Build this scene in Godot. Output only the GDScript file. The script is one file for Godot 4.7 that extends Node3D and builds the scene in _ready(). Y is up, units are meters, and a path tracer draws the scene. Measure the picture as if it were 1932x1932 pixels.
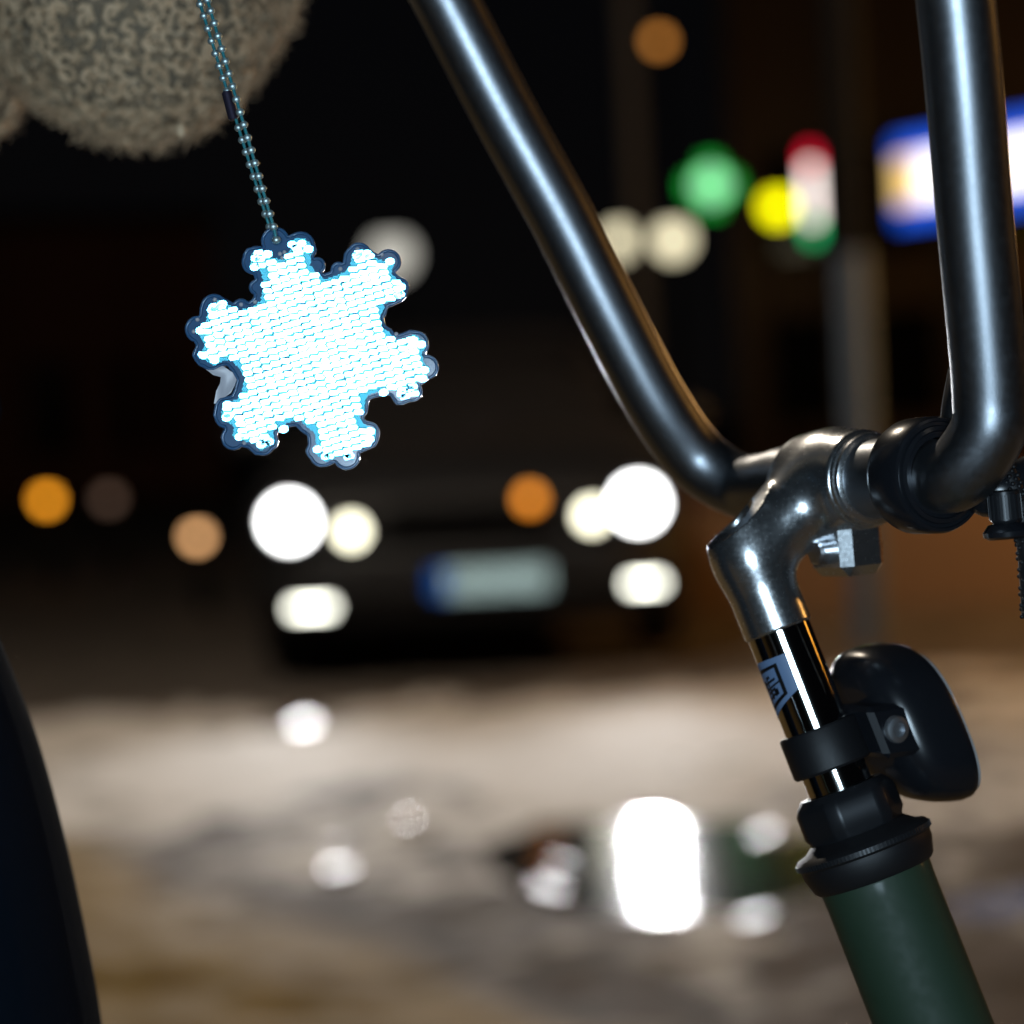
extends Node3D
# Night street: a snowflake reflector on a bead chain beside a bicycle handlebar, a car's headlights far behind.

const F := 4025.0            # focal length in units of a 1932 unit wide frame (50 mm lens, 24 mm frame)
const HALF := 966.0
var cam: Camera3D
var CT: Transform3D
var M := {}
var rng := RandomNumberGenerator.new()
var org := Vector3.ZERO      # base of the thing being built; its meshes are stored relative to it
var used := {}

# ------------------------------------------------------------------ mesh helper
class MB:
	var v := PackedVector3Array()
	var n := PackedVector3Array()
	var c := PackedColorArray()
	var uv := PackedVector2Array()
	var ix := PackedInt32Array()
	var use_c := false
	var use_uv := false
	func vert(p: Vector3, nn: Vector3, col := Color.WHITE, t := Vector2.ZERO) -> int:
		v.append(p); n.append(nn); c.append(col); uv.append(t)
		return v.size() - 1
	func tri(a: int, b: int, d: int) -> void:
		var g := (v[d] - v[a]).cross(v[b] - v[a])
		if g.dot(n[a] + n[b] + n[d]) < 0.0:
			ix.append_array([a, d, b])
		else:
			ix.append_array([a, b, d])
	func quad(a: int, b: int, d: int, e: int) -> void:
		tri(a, b, d); tri(a, d, e)
	func flat(p: Array, out := Vector3.ZERO) -> void:   # a flat polygon fan; out is roughly its outer side
		var g: Vector3 = (p[1] - p[0]).cross(p[2] - p[0]).normalized()
		if g.length() < 0.5 and p.size() > 3:
			g = (p[2] - p[0]).cross(p[3] - p[0]).normalized()
		if out != Vector3.ZERO and g.dot(out) < 0.0:
			g = -g
		var k := []
		for q in p:
			k.append(vert(q, g))
		for i in range(1, p.size() - 1):
			tri(k[0], k[i], k[i + 1])

func commit(b: MB, called: String, mat: Material, parent: Node3D = null) -> MeshInstance3D:
	var ar := []
	ar.resize(Mesh.ARRAY_MAX)
	var vv := b.v.duplicate()
	if org != Vector3.ZERO:
		for i in vv.size():
			vv[i] -= org
	ar[Mesh.ARRAY_VERTEX] = vv
	ar[Mesh.ARRAY_NORMAL] = b.n
	if b.use_c: ar[Mesh.ARRAY_COLOR] = b.c
	if b.use_uv: ar[Mesh.ARRAY_TEX_UV] = b.uv
	ar[Mesh.ARRAY_INDEX] = b.ix
	var m := ArrayMesh.new()
	m.add_surface_from_arrays(Mesh.PRIMITIVE_TRIANGLES, ar)
	var o := MeshInstance3D.new()
	o.mesh = m
	o.material_override = null
	m.surface_set_material(0, mat)
	o.name = called if parent else numbered(called)
	(parent if parent else self).add_child(o, true)
	if parent == null:
		o.position = org
	return o

func numbered(called: String) -> String:
	if not used.has(called):
		used[called] = 0
		return called
	used[called] += 1
	return "%s_%03d" % [called, used[called]]

func thing(called: String, label: String, category: String, at: Vector3, group := "") -> Node3D:
	var o := Node3D.new()
	o.name = numbered(called)
	add_child(o)
	o.position = at
	org = at
	tag(o, label, category, group)
	return o

func tag(o: Node, label: String, category: String, group := "", kind := "") -> void:
	if label: o.set_meta("label", label)
	if category: o.set_meta("category", category)
	if group: o.set_meta("group", group)
	if kind: o.set_meta("kind", kind)

# ------------------------------------------------------------------ shapes
func frame_of(axis: Vector3, hint := Vector3.UP) -> Basis:   # y column is the axis
	var y := axis.normalized()
	var x := hint.cross(y)
	if x.length() < 0.05: x = Vector3.RIGHT.cross(y)
	x = x.normalized()
	return Basis(x, y, x.cross(y).normalized())

# profile: array of Vector2(r, h) along axis from o; crease where the profile turns sharply
func lathe(b: MB, o: Vector3, axis: Vector3, prof: Array, segs := 32, flats := 0.0, nflat := 0, turn := 0.0, ref := Vector3.UP) -> void:
	var f := frame_of(axis, ref)
	var pn := []
	for i in prof.size() - 1:
		var d: Vector2 = prof[i + 1] - prof[i]
		pn.append(Vector2(d.y, -d.x).normalized())
	for i in prof.size() - 1:
		var n0: Vector2 = pn[i]
		var n1: Vector2 = pn[i]
		if i > 0 and pn[i - 1].dot(pn[i]) > 0.8: n0 = (pn[i - 1] + pn[i]).normalized()
		if i < prof.size() - 2 and pn[i + 1].dot(pn[i]) > 0.8: n1 = (pn[i + 1] + pn[i]).normalized()
		var prev := []
		for s in segs + 1:
			var th := TAU * s / segs + turn
			var rad := f.x * cos(th) + f.z * sin(th)
			var r0: float = prof[i].x
			var r1: float = prof[i + 1].x
			var nr := rad
			if nflat > 0:
				var step := TAU / nflat
				var dt := fposmod(th - turn + step / 2, step) - step / 2
				var lim := flats / cos(dt)
				if r0 > lim or r1 > lim:
					var mid := th - dt
					nr = f.x * cos(mid) + f.z * sin(mid)
				r0 = minf(r0, lim); r1 = minf(r1, lim)
			var a := b.vert(o + rad * r0 + f.y * prof[i].y, (nr * n0.x + f.y * n0.y).normalized())
			var e := b.vert(o + rad * r1 + f.y * prof[i + 1].y, (nr * n1.x + f.y * n1.y).normalized())
			if s > 0:
				if prof[i].x > 1e-7: b.tri(prev[0], a, e)
				if prof[i + 1].x > 1e-7: b.tri(prev[0], e, prev[1])
			prev = [a, e]

func smooth_path(p: Array, per := 8) -> Array:
	var out := []
	for i in p.size() - 1:
		var a: Vector3 = p[maxi(i - 1, 0)]
		var d: Vector3 = p[mini(i + 2, p.size() - 1)]
		for k in per:
			out.append(p[i].cubic_interpolate(p[i + 1], a, d, float(k) / per))
	out.append(p[-1])
	return out

func tube(b: MB, p: Array, r, segs := 16, caps := true) -> void:
	var up := Vector3.UP
	var rows := []
	var x := Vector3.ZERO
	for i in p.size():
		var t: Vector3 = (p[mini(i + 1, p.size() - 1)] - p[maxi(i - 1, 0)]).normalized()
		if i == 0:
			x = up.cross(t)
			if x.length() < 0.1: x = Vector3.RIGHT.cross(t)
		x = (x - t * x.dot(t)).normalized()
		var y := t.cross(x)
		var rr: float = r[i] if r is Array else r
		var row := []
		for s in segs + 1:
			var th := TAU * s / segs
			var nn := x * cos(th) + y * sin(th)
			row.append(b.vert(p[i] + nn * rr, nn))
		if i > 0:
			for s in segs:
				b.quad(rows[-1][s], rows[-1][s + 1], row[s + 1], row[s])
		rows.append(row)
	if caps:
		for e in [0, p.size() - 1]:
			var t: Vector3 = (p[0] - p[1]).normalized() if e == 0 else (p[-1] - p[-2]).normalized()
			var pts := []
			for s in segs: pts.append(b.v[rows[e][s]])
			b.flat(pts, t)

# box with chamfered edges; basis columns are its axes, h its half sizes
func box(b: MB, o: Vector3, f: Basis, h: Vector3, ch := 0.0) -> void:
	if ch <= 0.0:
		for ax in 3:
			for s in [-1.0, 1.0]:
				var u := (ax + 1) % 3
				var w := (ax + 2) % 3
				var c: Vector3 = o + f[ax] * h[ax] * s
				b.flat([c - f[u] * h[u] - f[w] * h[w], c + f[u] * h[u] - f[w] * h[w], c + f[u] * h[u] + f[w] * h[w], c - f[u] * h[u] + f[w] * h[w]], f[ax] * s)
		return
	var P := func(sx: float, sy: float, sz: float, ax: int) -> Vector3:
		var s := Vector3(sx, sy, sz)
		var q := o
		for k in 3:
			q += f[k] * s[k] * (h[k] - (0.0 if k == ax else ch))
		return q
	for ax in 3:
		var u := (ax + 1) % 3
		var w := (ax + 2) % 3
		for s in [-1.0, 1.0]:
			var pts := []
			for q in [[-1, -1], [1, -1], [1, 1], [-1, 1]]:
				var e := Vector3.ZERO
				e[ax] = s; e[u] = q[0]; e[w] = q[1]
				pts.append(P.call(e.x, e.y, e.z, ax))
			b.flat(pts, f[ax] * s)
		for su in [-1.0, 1.0]:
			for sw in [-1.0, 1.0]:
				var e0 := Vector3.ZERO
				e0[u] = su; e0[w] = sw; e0[ax] = -1
				var e1 := e0
				e1[ax] = 1
				b.flat([P.call(e0.x, e0.y, e0.z, u), P.call(e1.x, e1.y, e1.z, u), P.call(e1.x, e1.y, e1.z, w), P.call(e0.x, e0.y, e0.z, w)], f[u] * su + f[w] * sw)
	for sx in [-1.0, 1.0]:
		for sy in [-1.0, 1.0]:
			for sz in [-1.0, 1.0]:
				b.flat([P.call(sx, sy, sz, 0), P.call(sx, sy, sz, 1), P.call(sx, sy, sz, 2)], f.x * sx + f.y * sy + f.z * sz)

func ball(b: MB, o: Vector3, r, segs := 16, rings := 10, f := Basis.IDENTITY) -> void:
	var rv: Vector3 = r if r is Vector3 else Vector3.ONE * r
	var prev := []
	for i in rings + 1:
		var ph := PI * i / rings
		var row := []
		for s in segs + 1:
			var th := TAU * s / segs
			var d := Vector3(sin(ph) * cos(th), cos(ph), sin(ph) * sin(th))
			row.append(b.vert(o + f * (d * rv), (f * (d / rv)).normalized()))
		if i > 0:
			for s in segs:
				if i > 1: b.tri(prev[s], prev[s + 1], row[s + 1])
				if i < rings: b.tri(prev[s], row[s + 1], row[s])
		prev = row

# signed field meshed as surface nets
func nets(b: MB, lo: Vector3, hi: Vector3, cell: float, fn: Callable) -> void:
	var nx := int(ceil((hi.x - lo.x) / cell)) + 1
	var ny := int(ceil((hi.y - lo.y) / cell)) + 1
	var nz := int(ceil((hi.z - lo.z) / cell)) + 1
	var g := PackedFloat32Array()
	g.resize(nx * ny * nz)
	for z in nz:
		for y in ny:
			for x in nx:
				g[(z * ny + y) * nx + x] = fn.call(lo + Vector3(x, y, z) * cell)
	var id := PackedInt32Array()
	id.resize(nx * ny * nz)
	id.fill(-1)
	var off := [0, 1, nx, nx + 1, nx * ny, nx * ny + 1, nx * ny + nx, nx * ny + nx + 1]
	for z in nz - 1:
		for y in ny - 1:
			for x in nx - 1:
				var i := (z * ny + y) * nx + x
				var neg := 0
				for k in 8:
					if g[i + off[k]] < 0.0: neg += 1
				if neg == 0 or neg == 8: continue
				var sum := Vector3.ZERO
				var cnt := 0
				for k in 8:
					for ax in [1, 2, 4]:
						if k & ax: continue
						var j: int = k | ax
						var fa := g[i + off[k]]
						var fb := g[i + off[j]]
						if (fa < 0.0) != (fb < 0.0):
							var t := fa / (fa - fb)
							var pa := Vector3(k & 1, (k >> 1) & 1, k >> 2)
							var pb := Vector3(j & 1, (j >> 1) & 1, j >> 2)
							sum += pa.lerp(pb, t)
							cnt += 1
				var p := lo + (Vector3(x, y, z) + sum / cnt) * cell
				var e := cell * 0.4
				var nn := Vector3(fn.call(p + Vector3(e, 0, 0)) - fn.call(p - Vector3(e, 0, 0)), fn.call(p + Vector3(0, e, 0)) - fn.call(p - Vector3(0, e, 0)), fn.call(p + Vector3(0, 0, e)) - fn.call(p - Vector3(0, 0, e))).normalized()
				id[i] = b.vert(p, nn)
	for z in range(1, nz - 1):
		for y in range(1, ny - 1):
			for x in range(1, nx - 1):
				var i := (z * ny + y) * nx + x
				var s := g[i] < 0.0
				if s != (g[i + 1] < 0.0):
					b.quad(id[i], id[i - nx], id[i - nx - nx * ny], id[i - nx * ny])
				if s != (g[i + nx] < 0.0):
					b.quad(id[i], id[i - 1], id[i - 1 - nx * ny], id[i - nx * ny])
				if s != (g[i + nx * ny] < 0.0):
					b.quad(id[i], id[i - 1], id[i - 1 - nx], id[i - nx])

func sd_cyl(p: Vector3, o: Vector3, ax: Vector3, half: float, r: float, rd: float) -> float:
	var d := p - o
	var h := d.dot(ax)
	var q := Vector2((d - ax * h).length() - r + rd, absf(h) - half + rd)
	return minf(maxf(q.x, q.y), 0.0) + Vector2(maxf(q.x, 0), maxf(q.y, 0)).length() - rd

func sd_cap(p: Vector3, a: Vector3, c: Vector3, ra: float, rb: float) -> float:
	var t := clampf((p - a).dot(c - a) / (c - a).length_squared(), 0, 1)
	return (p - a.lerp(c, t)).length() - lerpf(ra, rb, t)

func smin(a: float, b: float, k: float) -> float:
	var h := maxf(k - absf(a - b), 0.0) / k
	return minf(a, b) - h * h * k * 0.25

# ------------------------------------------------------------------ places
func P(x: float, y: float, d: float) -> Vector3:      # a point d metres deep in the view
	return CT * Vector3((x - HALF) / F * d, -(y - HALF) / F * d, -d)

func G(x: float, y: float) -> Vector3:                # where that sight line meets the street
	var r := CT.basis * Vector3((x - HALF) / F, -(y - HALF) / F, -1)
	return CT.origin + r * (-CT.origin.y / r.y)

# ------------------------------------------------------------------ materials
func lin(r: float, g: float, b: float) -> Color:
	return Color(r, g, b).linear_to_srgb()

func noise_tex(freq: float, lo: float, hi: float, sd := 1, size := 256, oct := 4) -> NoiseTexture2D:
	var nz := FastNoiseLite.new()
	nz.seed = sd
	nz.frequency = freq
	nz.fractal_octaves = oct
	var t := NoiseTexture2D.new()
	t.width = size; t.height = size
	t.seamless = true
	t.noise = nz
	var g := Gradient.new()
	g.set_color(0, Color(lo, lo, lo)); g.set_color(1, Color(hi, hi, hi))
	t.color_ramp = g
	return t

func mat(called: String, col: Color, rough := 0.6, metal := 0.0, rough_tex: Texture2D = null, scale := 40.0, bump: Texture2D = null, depth := 0.02) -> StandardMaterial3D:
	var m := StandardMaterial3D.new()
	m.resource_name = called
	m.albedo_color = col
	m.roughness = rough
	m.metallic = metal
	if rough_tex or bump:
		m.uv1_triplanar = true
		m.uv1_scale = Vector3.ONE * scale
	if rough_tex:
		m.roughness_texture = rough_tex
	if bump:
		m.heightmap_enabled = true
		m.heightmap_texture = bump
		m.heightmap_scale = depth
	M[called] = m
	return m

func glow(called: String, r: float, g: float, b: float, e: float) -> StandardMaterial3D:
	var m := StandardMaterial3D.new()
	m.resource_name = called
	m.albedo_color = lin(0.4, 0.4, 0.4)
	m.emission_enabled = true
	m.emission = lin(r, g, b)
	m.emission_energy_multiplier = e
	M[called] = m
	return m

func _ready() -> void:
	rng.seed = 7
	# ---------------- camera
	cam = Camera3D.new()
	cam.name = "camera"
	add_child(cam)
	CT = Transform3D(Basis(Vector3.RIGHT, deg_to_rad(-2.43)) * Basis(Vector3.BACK, deg_to_rad(-3.0)), Vector3(0, 1.0, 0))
	cam.transform = CT
	var at := CameraAttributesPhysical.new()
	at.frustum_focal_length = 50.0
	at.frustum_focus_distance = 0.645
	at.frustum_near = 0.05
	at.frustum_far = 400.0
	at.exposure_aperture = 3.5
	cam.attributes = at
	cam.fov = 26.99
	cam.near = 0.05
	cam.far = 400.0
	# ---------------- night sky, exposure
	var we := WorldEnvironment.new()
	we.name = "environment"
	var env := Environment.new()
	env.background_mode = Environment.BG_SKY
	var sm := ProceduralSkyMaterial.new()
	sm.sky_top_color = Color(0.02, 0.025, 0.04)
	sm.sky_horizon_color = Color(0.05, 0.045, 0.045)
	sm.ground_bottom_color = Color(0.02, 0.02, 0.02)
	sm.ground_horizon_color = Color(0.03, 0.03, 0.03)
	var sk := Sky.new()
	sk.sky_material = sm
	env.sky = sk
	env.background_energy_multiplier = 0.6
	env.tonemap_mode = Environment.TONE_MAPPER_LINEAR
	env.tonemap_exposure = 1.0
	env.sdfgi_enabled = true
	env.ssao_enabled = true
	env.ssil_enabled = true
	we.environment = env
	add_child(we)
	build_materials()
	build_flash()
	build_street()
	build_car()
	build_background()
	build_bicycle()
	build_coat()
	build_chain()
	build_snowflake()

func build_materials() -> void:
	var scuff := noise_tex(0.02, 0.75, 1.0, 3)
	var fine := noise_tex(0.15, 0.2, 0.9, 5)
	mat("satin_bar", lin(0.27, 0.285, 0.31), 0.425, 1.0, scuff, 60.0, fine, 0.006)
	mat("cast", lin(0.66, 0.68, 0.70), 0.31, 0.97, noise_tex(0.03, 0.6, 1.0, 9), 70.0)
	mat("chrome", lin(0.55, 0.54, 0.52), 0.07, 1.0)
	mat("black_plastic", lin(0.010, 0.011, 0.014), 0.24)
	mat("rubber", lin(0.008, 0.008, 0.0095), 0.5, 0.0, null, 90.0, fine, 0.01)
	mat("black_alloy", lin(0.016, 0.017, 0.02), 0.38, 0.3)
	var gp := mat("green_paint", lin(0.019, 0.042, 0.022), 0.75, 0.0, scuff, 30.0)
	gp.clearcoat_enabled = true
	gp.clearcoat = 0.12
	gp.clearcoat_roughness = 0.2
	mat("steel", lin(0.55, 0.56, 0.58), 0.3, 1.0)
	mat("tyre", lin(0.02, 0.02, 0.02), 0.8)
	mat("saddle", lin(0.015, 0.014, 0.013), 0.6)
	mat("bead", lin(0.72, 0.93, 0.96), 0.46, 0.9)
	mat("teal_link", lin(0.035, 0.25, 0.29), 0.4, 0.2)
	mat("mirror_prism", lin(0.62, 0.90, 0.98), 0.0, 1.0)
	mat("tinted_prism", lin(0.16, 0.285, 0.31), 0.0, 1.0)
	mat("plate_prism", lin(0.255, 0.255, 0.235), 0.0, 1.0)
	mat("plate_prism_blue", lin(0.03, 0.13, 0.21), 0.0, 1.0)
	mat("blue_back", lin(0.04, 0.36, 0.55), 0.35)
	mat("film", lin(0.5, 0.5, 0.55), 0.35)
	var cp := mat("clear_rim", lin(0.04, 0.13, 0.28), 0.18)
	cp.albedo_color.a = 0.75
	cp.transparency = BaseMaterial3D.TRANSPARENCY_ALPHA
	mat("fleece", lin(0.22, 0.17, 0.115), 0.9)
	mat("fleece_curl", lin(0.74, 0.52, 0.32), 0.5)
	mat("navy_cloth", lin(0.0055, 0.010, 0.0175), 0.95, 0.0, null, 90.0, noise_tex(0.2, 0, 1, 12), 0.05).metallic_specular = 0.12
	mat("grey_metal", lin(0.24, 0.26, 0.29), 0.8)
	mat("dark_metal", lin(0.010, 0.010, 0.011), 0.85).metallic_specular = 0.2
	mat("grey_paint", lin(0.06, 0.06, 0.062), 0.9)
	mat("car_paint", lin(0.006, 0.006, 0.008), 0.6)
	mat("car_glass", lin(0.01, 0.01, 0.012), 0.08)
	mat("asphalt", lin(0.035, 0.033, 0.03), 0.7)
	mat("plaster", lin(0.165, 0.10, 0.058), 0.9)
	mat("dark_plaster", lin(0.10, 0.04, 0.03), 0.9)
	mat("window_glass", lin(0.01, 0.008, 0.007), 0.15)
	mat("white_cover", lin(0.75, 0.75, 0.75), 0.5)

# ------------------------------------------------------------------ the photographer's flash
func build_flash() -> void:
	var c := CT * Vector3(0, 0, 0.05)
	var o := thing("camera_flash", "white square flash head on a stand behind the lens", "flash", Vector3(c.x, 0, c.z + 0.12))
	var f := CT.basis
	var b := MB.new()
	box(b, CT * Vector3(0, 0, 0.115), f, Vector3(0.105, 0.085, 0.05), 0.006)
	commit(b, "housing", M.black_plastic, o)
	b = MB.new()
	box(b, CT * Vector3(0, 0, 0.060), f, Vector3(0.097, 0.077, 0.004), 0.002)
	commit(b, "diffuser", glow("flash_glow", 0.62, 0.83, 1.0, 2.0), o)
	b = MB.new()
	var foot := Vector3(c.x, 0, c.z + 0.07)
	tube(b, [foot, Vector3(foot.x, 0.915, foot.z)], 0.012)
	commit(b, "pole", M.dark_metal, o)
	for k in 3:
		b = MB.new()
		var d := Vector3(cos(TAU * k / 3 + 0.6), 0, sin(TAU * k / 3 + 0.6))
		tube(b, [foot + Vector3(0, 0.32, 0), foot + d * 0.3 + Vector3(0, 0.008, 0)], 0.008, 10)
		commit(b, "leg", M.dark_metal, o)
	var l := AreaLight3D.new()
	l.name = "flash_light"
	l.area_size = Vector2(0.19, 0.15)
	l.light_color = lin(0.62, 0.83, 1.0)
	l.light_energy = 0.30
	l.shadow_enabled = true
	add_child(l)
	l.transform = Transform3D(CT.basis, CT * Vector3(0, 0, 0.05))

# ------------------------------------------------------------------ street
var verge_a := Vector3.ZERO
var verge_d := Vector3.ZERO
var pud := Vector3.ZERO
var na := FastNoiseLite.new()
var nb := FastNoiseLite.new()

func verge_side(x: float, z: float) -> float:         # metres past the road edge, on the verge
	var n := Vector3(-verge_d.z, 0, verge_d.x)
	var q := Vector3(x, 0, z) - verge_a
	return q.dot(n) + na.get_noise_2d(x * 30.0, z * 30.0) * 0.16

func height(x: float, z: float) -> float:
	var h := 0.012 * na.get_noise_2d(x * 55, z * 55) + 0.010 * nb.get_noise_2d(x * 240, z * 160) + 0.012
	var vs := verge_side(x, z)
	h += smoothstep(-0.1, 0.5, vs) * (0.05 + 0.03 * nb.get_noise_2d(x * 90, z * 90))
	var e := Vector2((x - pud.x) / 0.34, (z - pud.z) / 0.60).length() + 0.45 * na.get_noise_2d(x * 70 + 40, z * 50)
	h -= 0.024 * (1.0 - smoothstep(0.75, 1.15, e))
	return h

func build_street() -> void:
	na.seed = 11; na.frequency = 0.02; na.fractal_octaves = 3
	nb.seed = 23; nb.frequency = 0.02; nb.fractal_octaves = 3
	org = Vector3.ZERO
	var b := MB.new()
	b.flat([Vector3(-160, -0.03, 60), Vector3(160, -0.03, 60), Vector3(160, -0.03, -220), Vector3(-160, -0.03, -220)], Vector3.UP)
	tag(commit(b, "ground", M.asphalt), "dark ground reaching into the night behind the car", "ground", "", "structure")
	verge_a = G(130, 1560)
	verge_d = (G(1200, 1932) - verge_a).normalized()
	pud = G(1262, 1628)
	var n := Vector3(-verge_d.z, 0, verge_d.x)
	if n.dot(Vector3(-1, 0, 1)) < 0.0: verge_d = -verge_d
	# slushy road sheet, finer near the camera
	var xs := []
	var x := -4.2
	while x < 4.2:
		xs.append(x)
		x += 0.03 if absf(x) < 1.6 else 0.09
	var zs := []
	var z := 1.5
	while z > -19.0:
		zs.append(z)
		z -= 0.12 if z > -2.6 else (0.03 if z > -7.5 else 0.1)
	b = MB.new()
	b.use_c = true
	var bv := MB.new()
	bv.use_c = true
	var w := xs.size()
	for zz in zs:
		for xx in xs:
			var h := height(xx, zz)
			var nn := Vector3(height(xx - 0.01, zz) - height(xx + 0.01, zz), 0.02, height(xx, zz - 0.01) - height(xx, zz + 0.01)).normalized()
			# slush lies in patches; grit and wet asphalt show between
			var s := 0.5 + 0.9 * na.get_noise_2d(xx * 38 + 7, zz * 26) + 0.8 * nb.get_noise_2d(xx * 130, zz * 90) + 0.5 * nb.get_noise_2d(xx * 420, zz * 420)
			s += 0.75 * smoothstep(-4.4, -5.8, zz) - 0.35 - 2.2 * smoothstep(-7.3, -8.4, zz)  # slush withheld from the car onward: dark colour stands in for unlit road
			s = smoothstep(0.1, 0.75, s)
			var grit := Color(0.06, 0.051, 0.044).lerp(Color(0.11, 0.092, 0.08), clampf(0.5 + nb.get_noise_2d(xx * 300, zz * 300), 0, 1))
			var col := grit.lerp(Color(0.52, 0.50, 0.48), s)
			var vs := verge_side(xx, zz)
			var sand := Color(0.15, 0.105, 0.04).lerp(Color(0.25, 0.185, 0.095), clampf(0.5 + 1.2 * nb.get_noise_2d(xx * 160, zz * 160), 0, 1))
			col = col.lerp(sand, smoothstep(0.0, 0.22, vs))
			b.vert(Vector3(xx, h, zz), nn, col)
	for j in zs.size() - 1:
		for i in w - 1:
			b.quad(j * w + i, j * w + i + 1, (j + 1) * w + i + 1, (j + 1) * w + i)
	var rm := mat("slush", Color.WHITE, 0.75)
	rm.vertex_color_use_as_albedo = true
	rm.metallic_specular = 0.15
	var road := commit(b, "road", rm)
	tag(road, "slushy road with grit and a sandy verge in front of the car", "road", "", "structure")
	# water in the hollow
	b = MB.new()
	var lvl := 0.0045
	var prev := -1
	var c := b.vert(Vector3(pud.x, lvl, pud.z), Vector3.UP)
	for k in 49:
		var th := TAU * k / 48
		var q := b.vert(Vector3(pud.x - 0.15 + 1.15 * cos(th), lvl, pud.z + 1.5 * sin(th)), Vector3.UP)
		if k > 0: b.tri(c, prev, q)
		prev = q
	var wm := mat("water", lin(0.012, 0.013, 0.014), 0.125, 0.0, null, 3.0, noise_tex(0.03, 0, 1, 4), 0.06)
	wm.uv1_world_triplanar = true
	tag(commit(b, "puddle", wm), "shallow puddle mirroring the car's right headlight", "puddle", "", "structure")

	# added ice facets, each tilted to throw a headlight glint at the camera
	M["ice_face"] = mat("ice", lin(0.4, 0.42, 0.45), 0.40)
	mat("clear_ice", lin(0.4, 0.42, 0.45), 0.27)
	var left := P(545, 985, 8.2)
	var right := P(1205, 950, 8.2)
	glint_facet(576, 1376, left, 0.044, "added ice facet tilted to glint on the road closest to the car's left headlight")
	glint_facet(640, 1652, left, 0.034, "added ice facet tilted to glint on the road left of the puddle")
	glint_facet(1036, 1688, right, 0.036, "added ice facet tilted to glint at the near left edge of the puddle")
	glint_facet(1062, 1640, right, 0.022, "fainter added glint facet of ice just behind the one at the puddle's near left edge")
	glint_facet(1440, 1585, right, 0.030, "added ice facet tilted to glint at the far right edge of the puddle")
	glint_facet(1424, 1752, right, 0.036, "added ice facet tilted to glint at the near right edge of the puddle")
	glint_facet(772, 1562, left, 0.018, "faint added glint facet of ice on the road halfway between snowflake and puddle")

func glint_facet(x: float, y: float, lamp_p: Vector3, r: float, label: String) -> void:
	var ip := G(x, y)
	ip.y = maxf(height(ip.x, ip.z), 0.0045) + 0.012
	var nrm := ((CT.origin - ip).normalized() + (lamp_p - ip).normalized()).normalized()
	var ice := thing("glint_facet", label, "ice", Vector3(ip.x, 0, ip.z), "added glint facets on the road")
	var b := MB.new()
	var dep := 0.025 + r * sqrt(maxf(0.0, 1.0 - nrm.y * nrm.y))
	lathe(b, ip, nrm, [Vector2(0, -dep), Vector2(r * 1.05, -dep), Vector2(r * 1.15, -0.012), Vector2(r, 0.0), Vector2(0, 0.0002)], 9)
	commit(b, "tilted_face", M.clear_ice if y < 1400 else M.ice_face, ice)

# ------------------------------------------------------------------ car
func loft(b: MB, secs: Array, segs := 32, pw := 3.5, caps := true) -> void:   # secs: [z, cx, cy, half w, half h]
	var rows := []
	for s in secs:
		var row := []
		for k in segs + 1:
			var th := TAU * k / segs
			var cx := signf(cos(th)) * pow(absf(cos(th)), 2.0 / pw)
			var cy := signf(sin(th)) * pow(absf(sin(th)), 2.0 / pw)
			row.append(b.vert(s.o + s.x * cx * s.w + s.y * cy * s.h, (s.x * signf(cx) * pow(absf(cx), pw - 1) / s.w + s.y * signf(cy) * pow(absf(cy), pw - 1) / s.h).normalized()))
		rows.append(row)
	for j in rows.size():                               # normals that follow the taper as well
		for k in segs + 1:
			var along: Vector3 = b.v[rows[mini(j + 1, rows.size() - 1)][k]] - b.v[rows[maxi(j - 1, 0)][k]]
			var round_: Vector3 = b.v[rows[j][(k + 1) % segs]] - b.v[rows[j][(k - 1 + segs) % segs]]
			var nn := along.cross(round_).normalized()
			if nn.dot(b.n[rows[j][k]]) < 0.0: nn = -nn
			if nn.length() > 0.5: b.n[rows[j][k]] = nn
	for j in range(1, rows.size()):
		for k in segs:
			b.quad(rows[j - 1][k], rows[j - 1][k + 1], rows[j][k + 1], rows[j][k])
	if caps:
		for e in [0, secs.size() - 1]:
			var pts := []
			for k in segs: pts.append(b.v[rows[e][k]])
			var d: Vector3 = secs[0].o - secs[1].o if e == 0 else secs[-1].o - secs[-2].o
			b.flat(pts, d)

func cubes(b: MB, o: Vector3, fx: Vector3, fy: Vector3, fz: Vector3, a: float) -> void:   # one retroreflecting corner, open towards fz
	var R := a * sqrt(2.0 / 3.0)
	var near := []
	var far := []
	for k in 3:
		var t0 := deg_to_rad(90 + 120 * k)
		var t1 := deg_to_rad(150 + 120 * k)
		near.append(o + (fx * cos(t0) + fy * sin(t0)) * R + fz * a / sqrt(3.0))
		far.append(o + (fx * cos(t1) + fy * sin(t1)) * R + fz * 2.0 * a / sqrt(3.0))
	for k in 3:
		b.flat([o, near[k], far[k], near[(k + 1) % 3]], fz)

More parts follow.
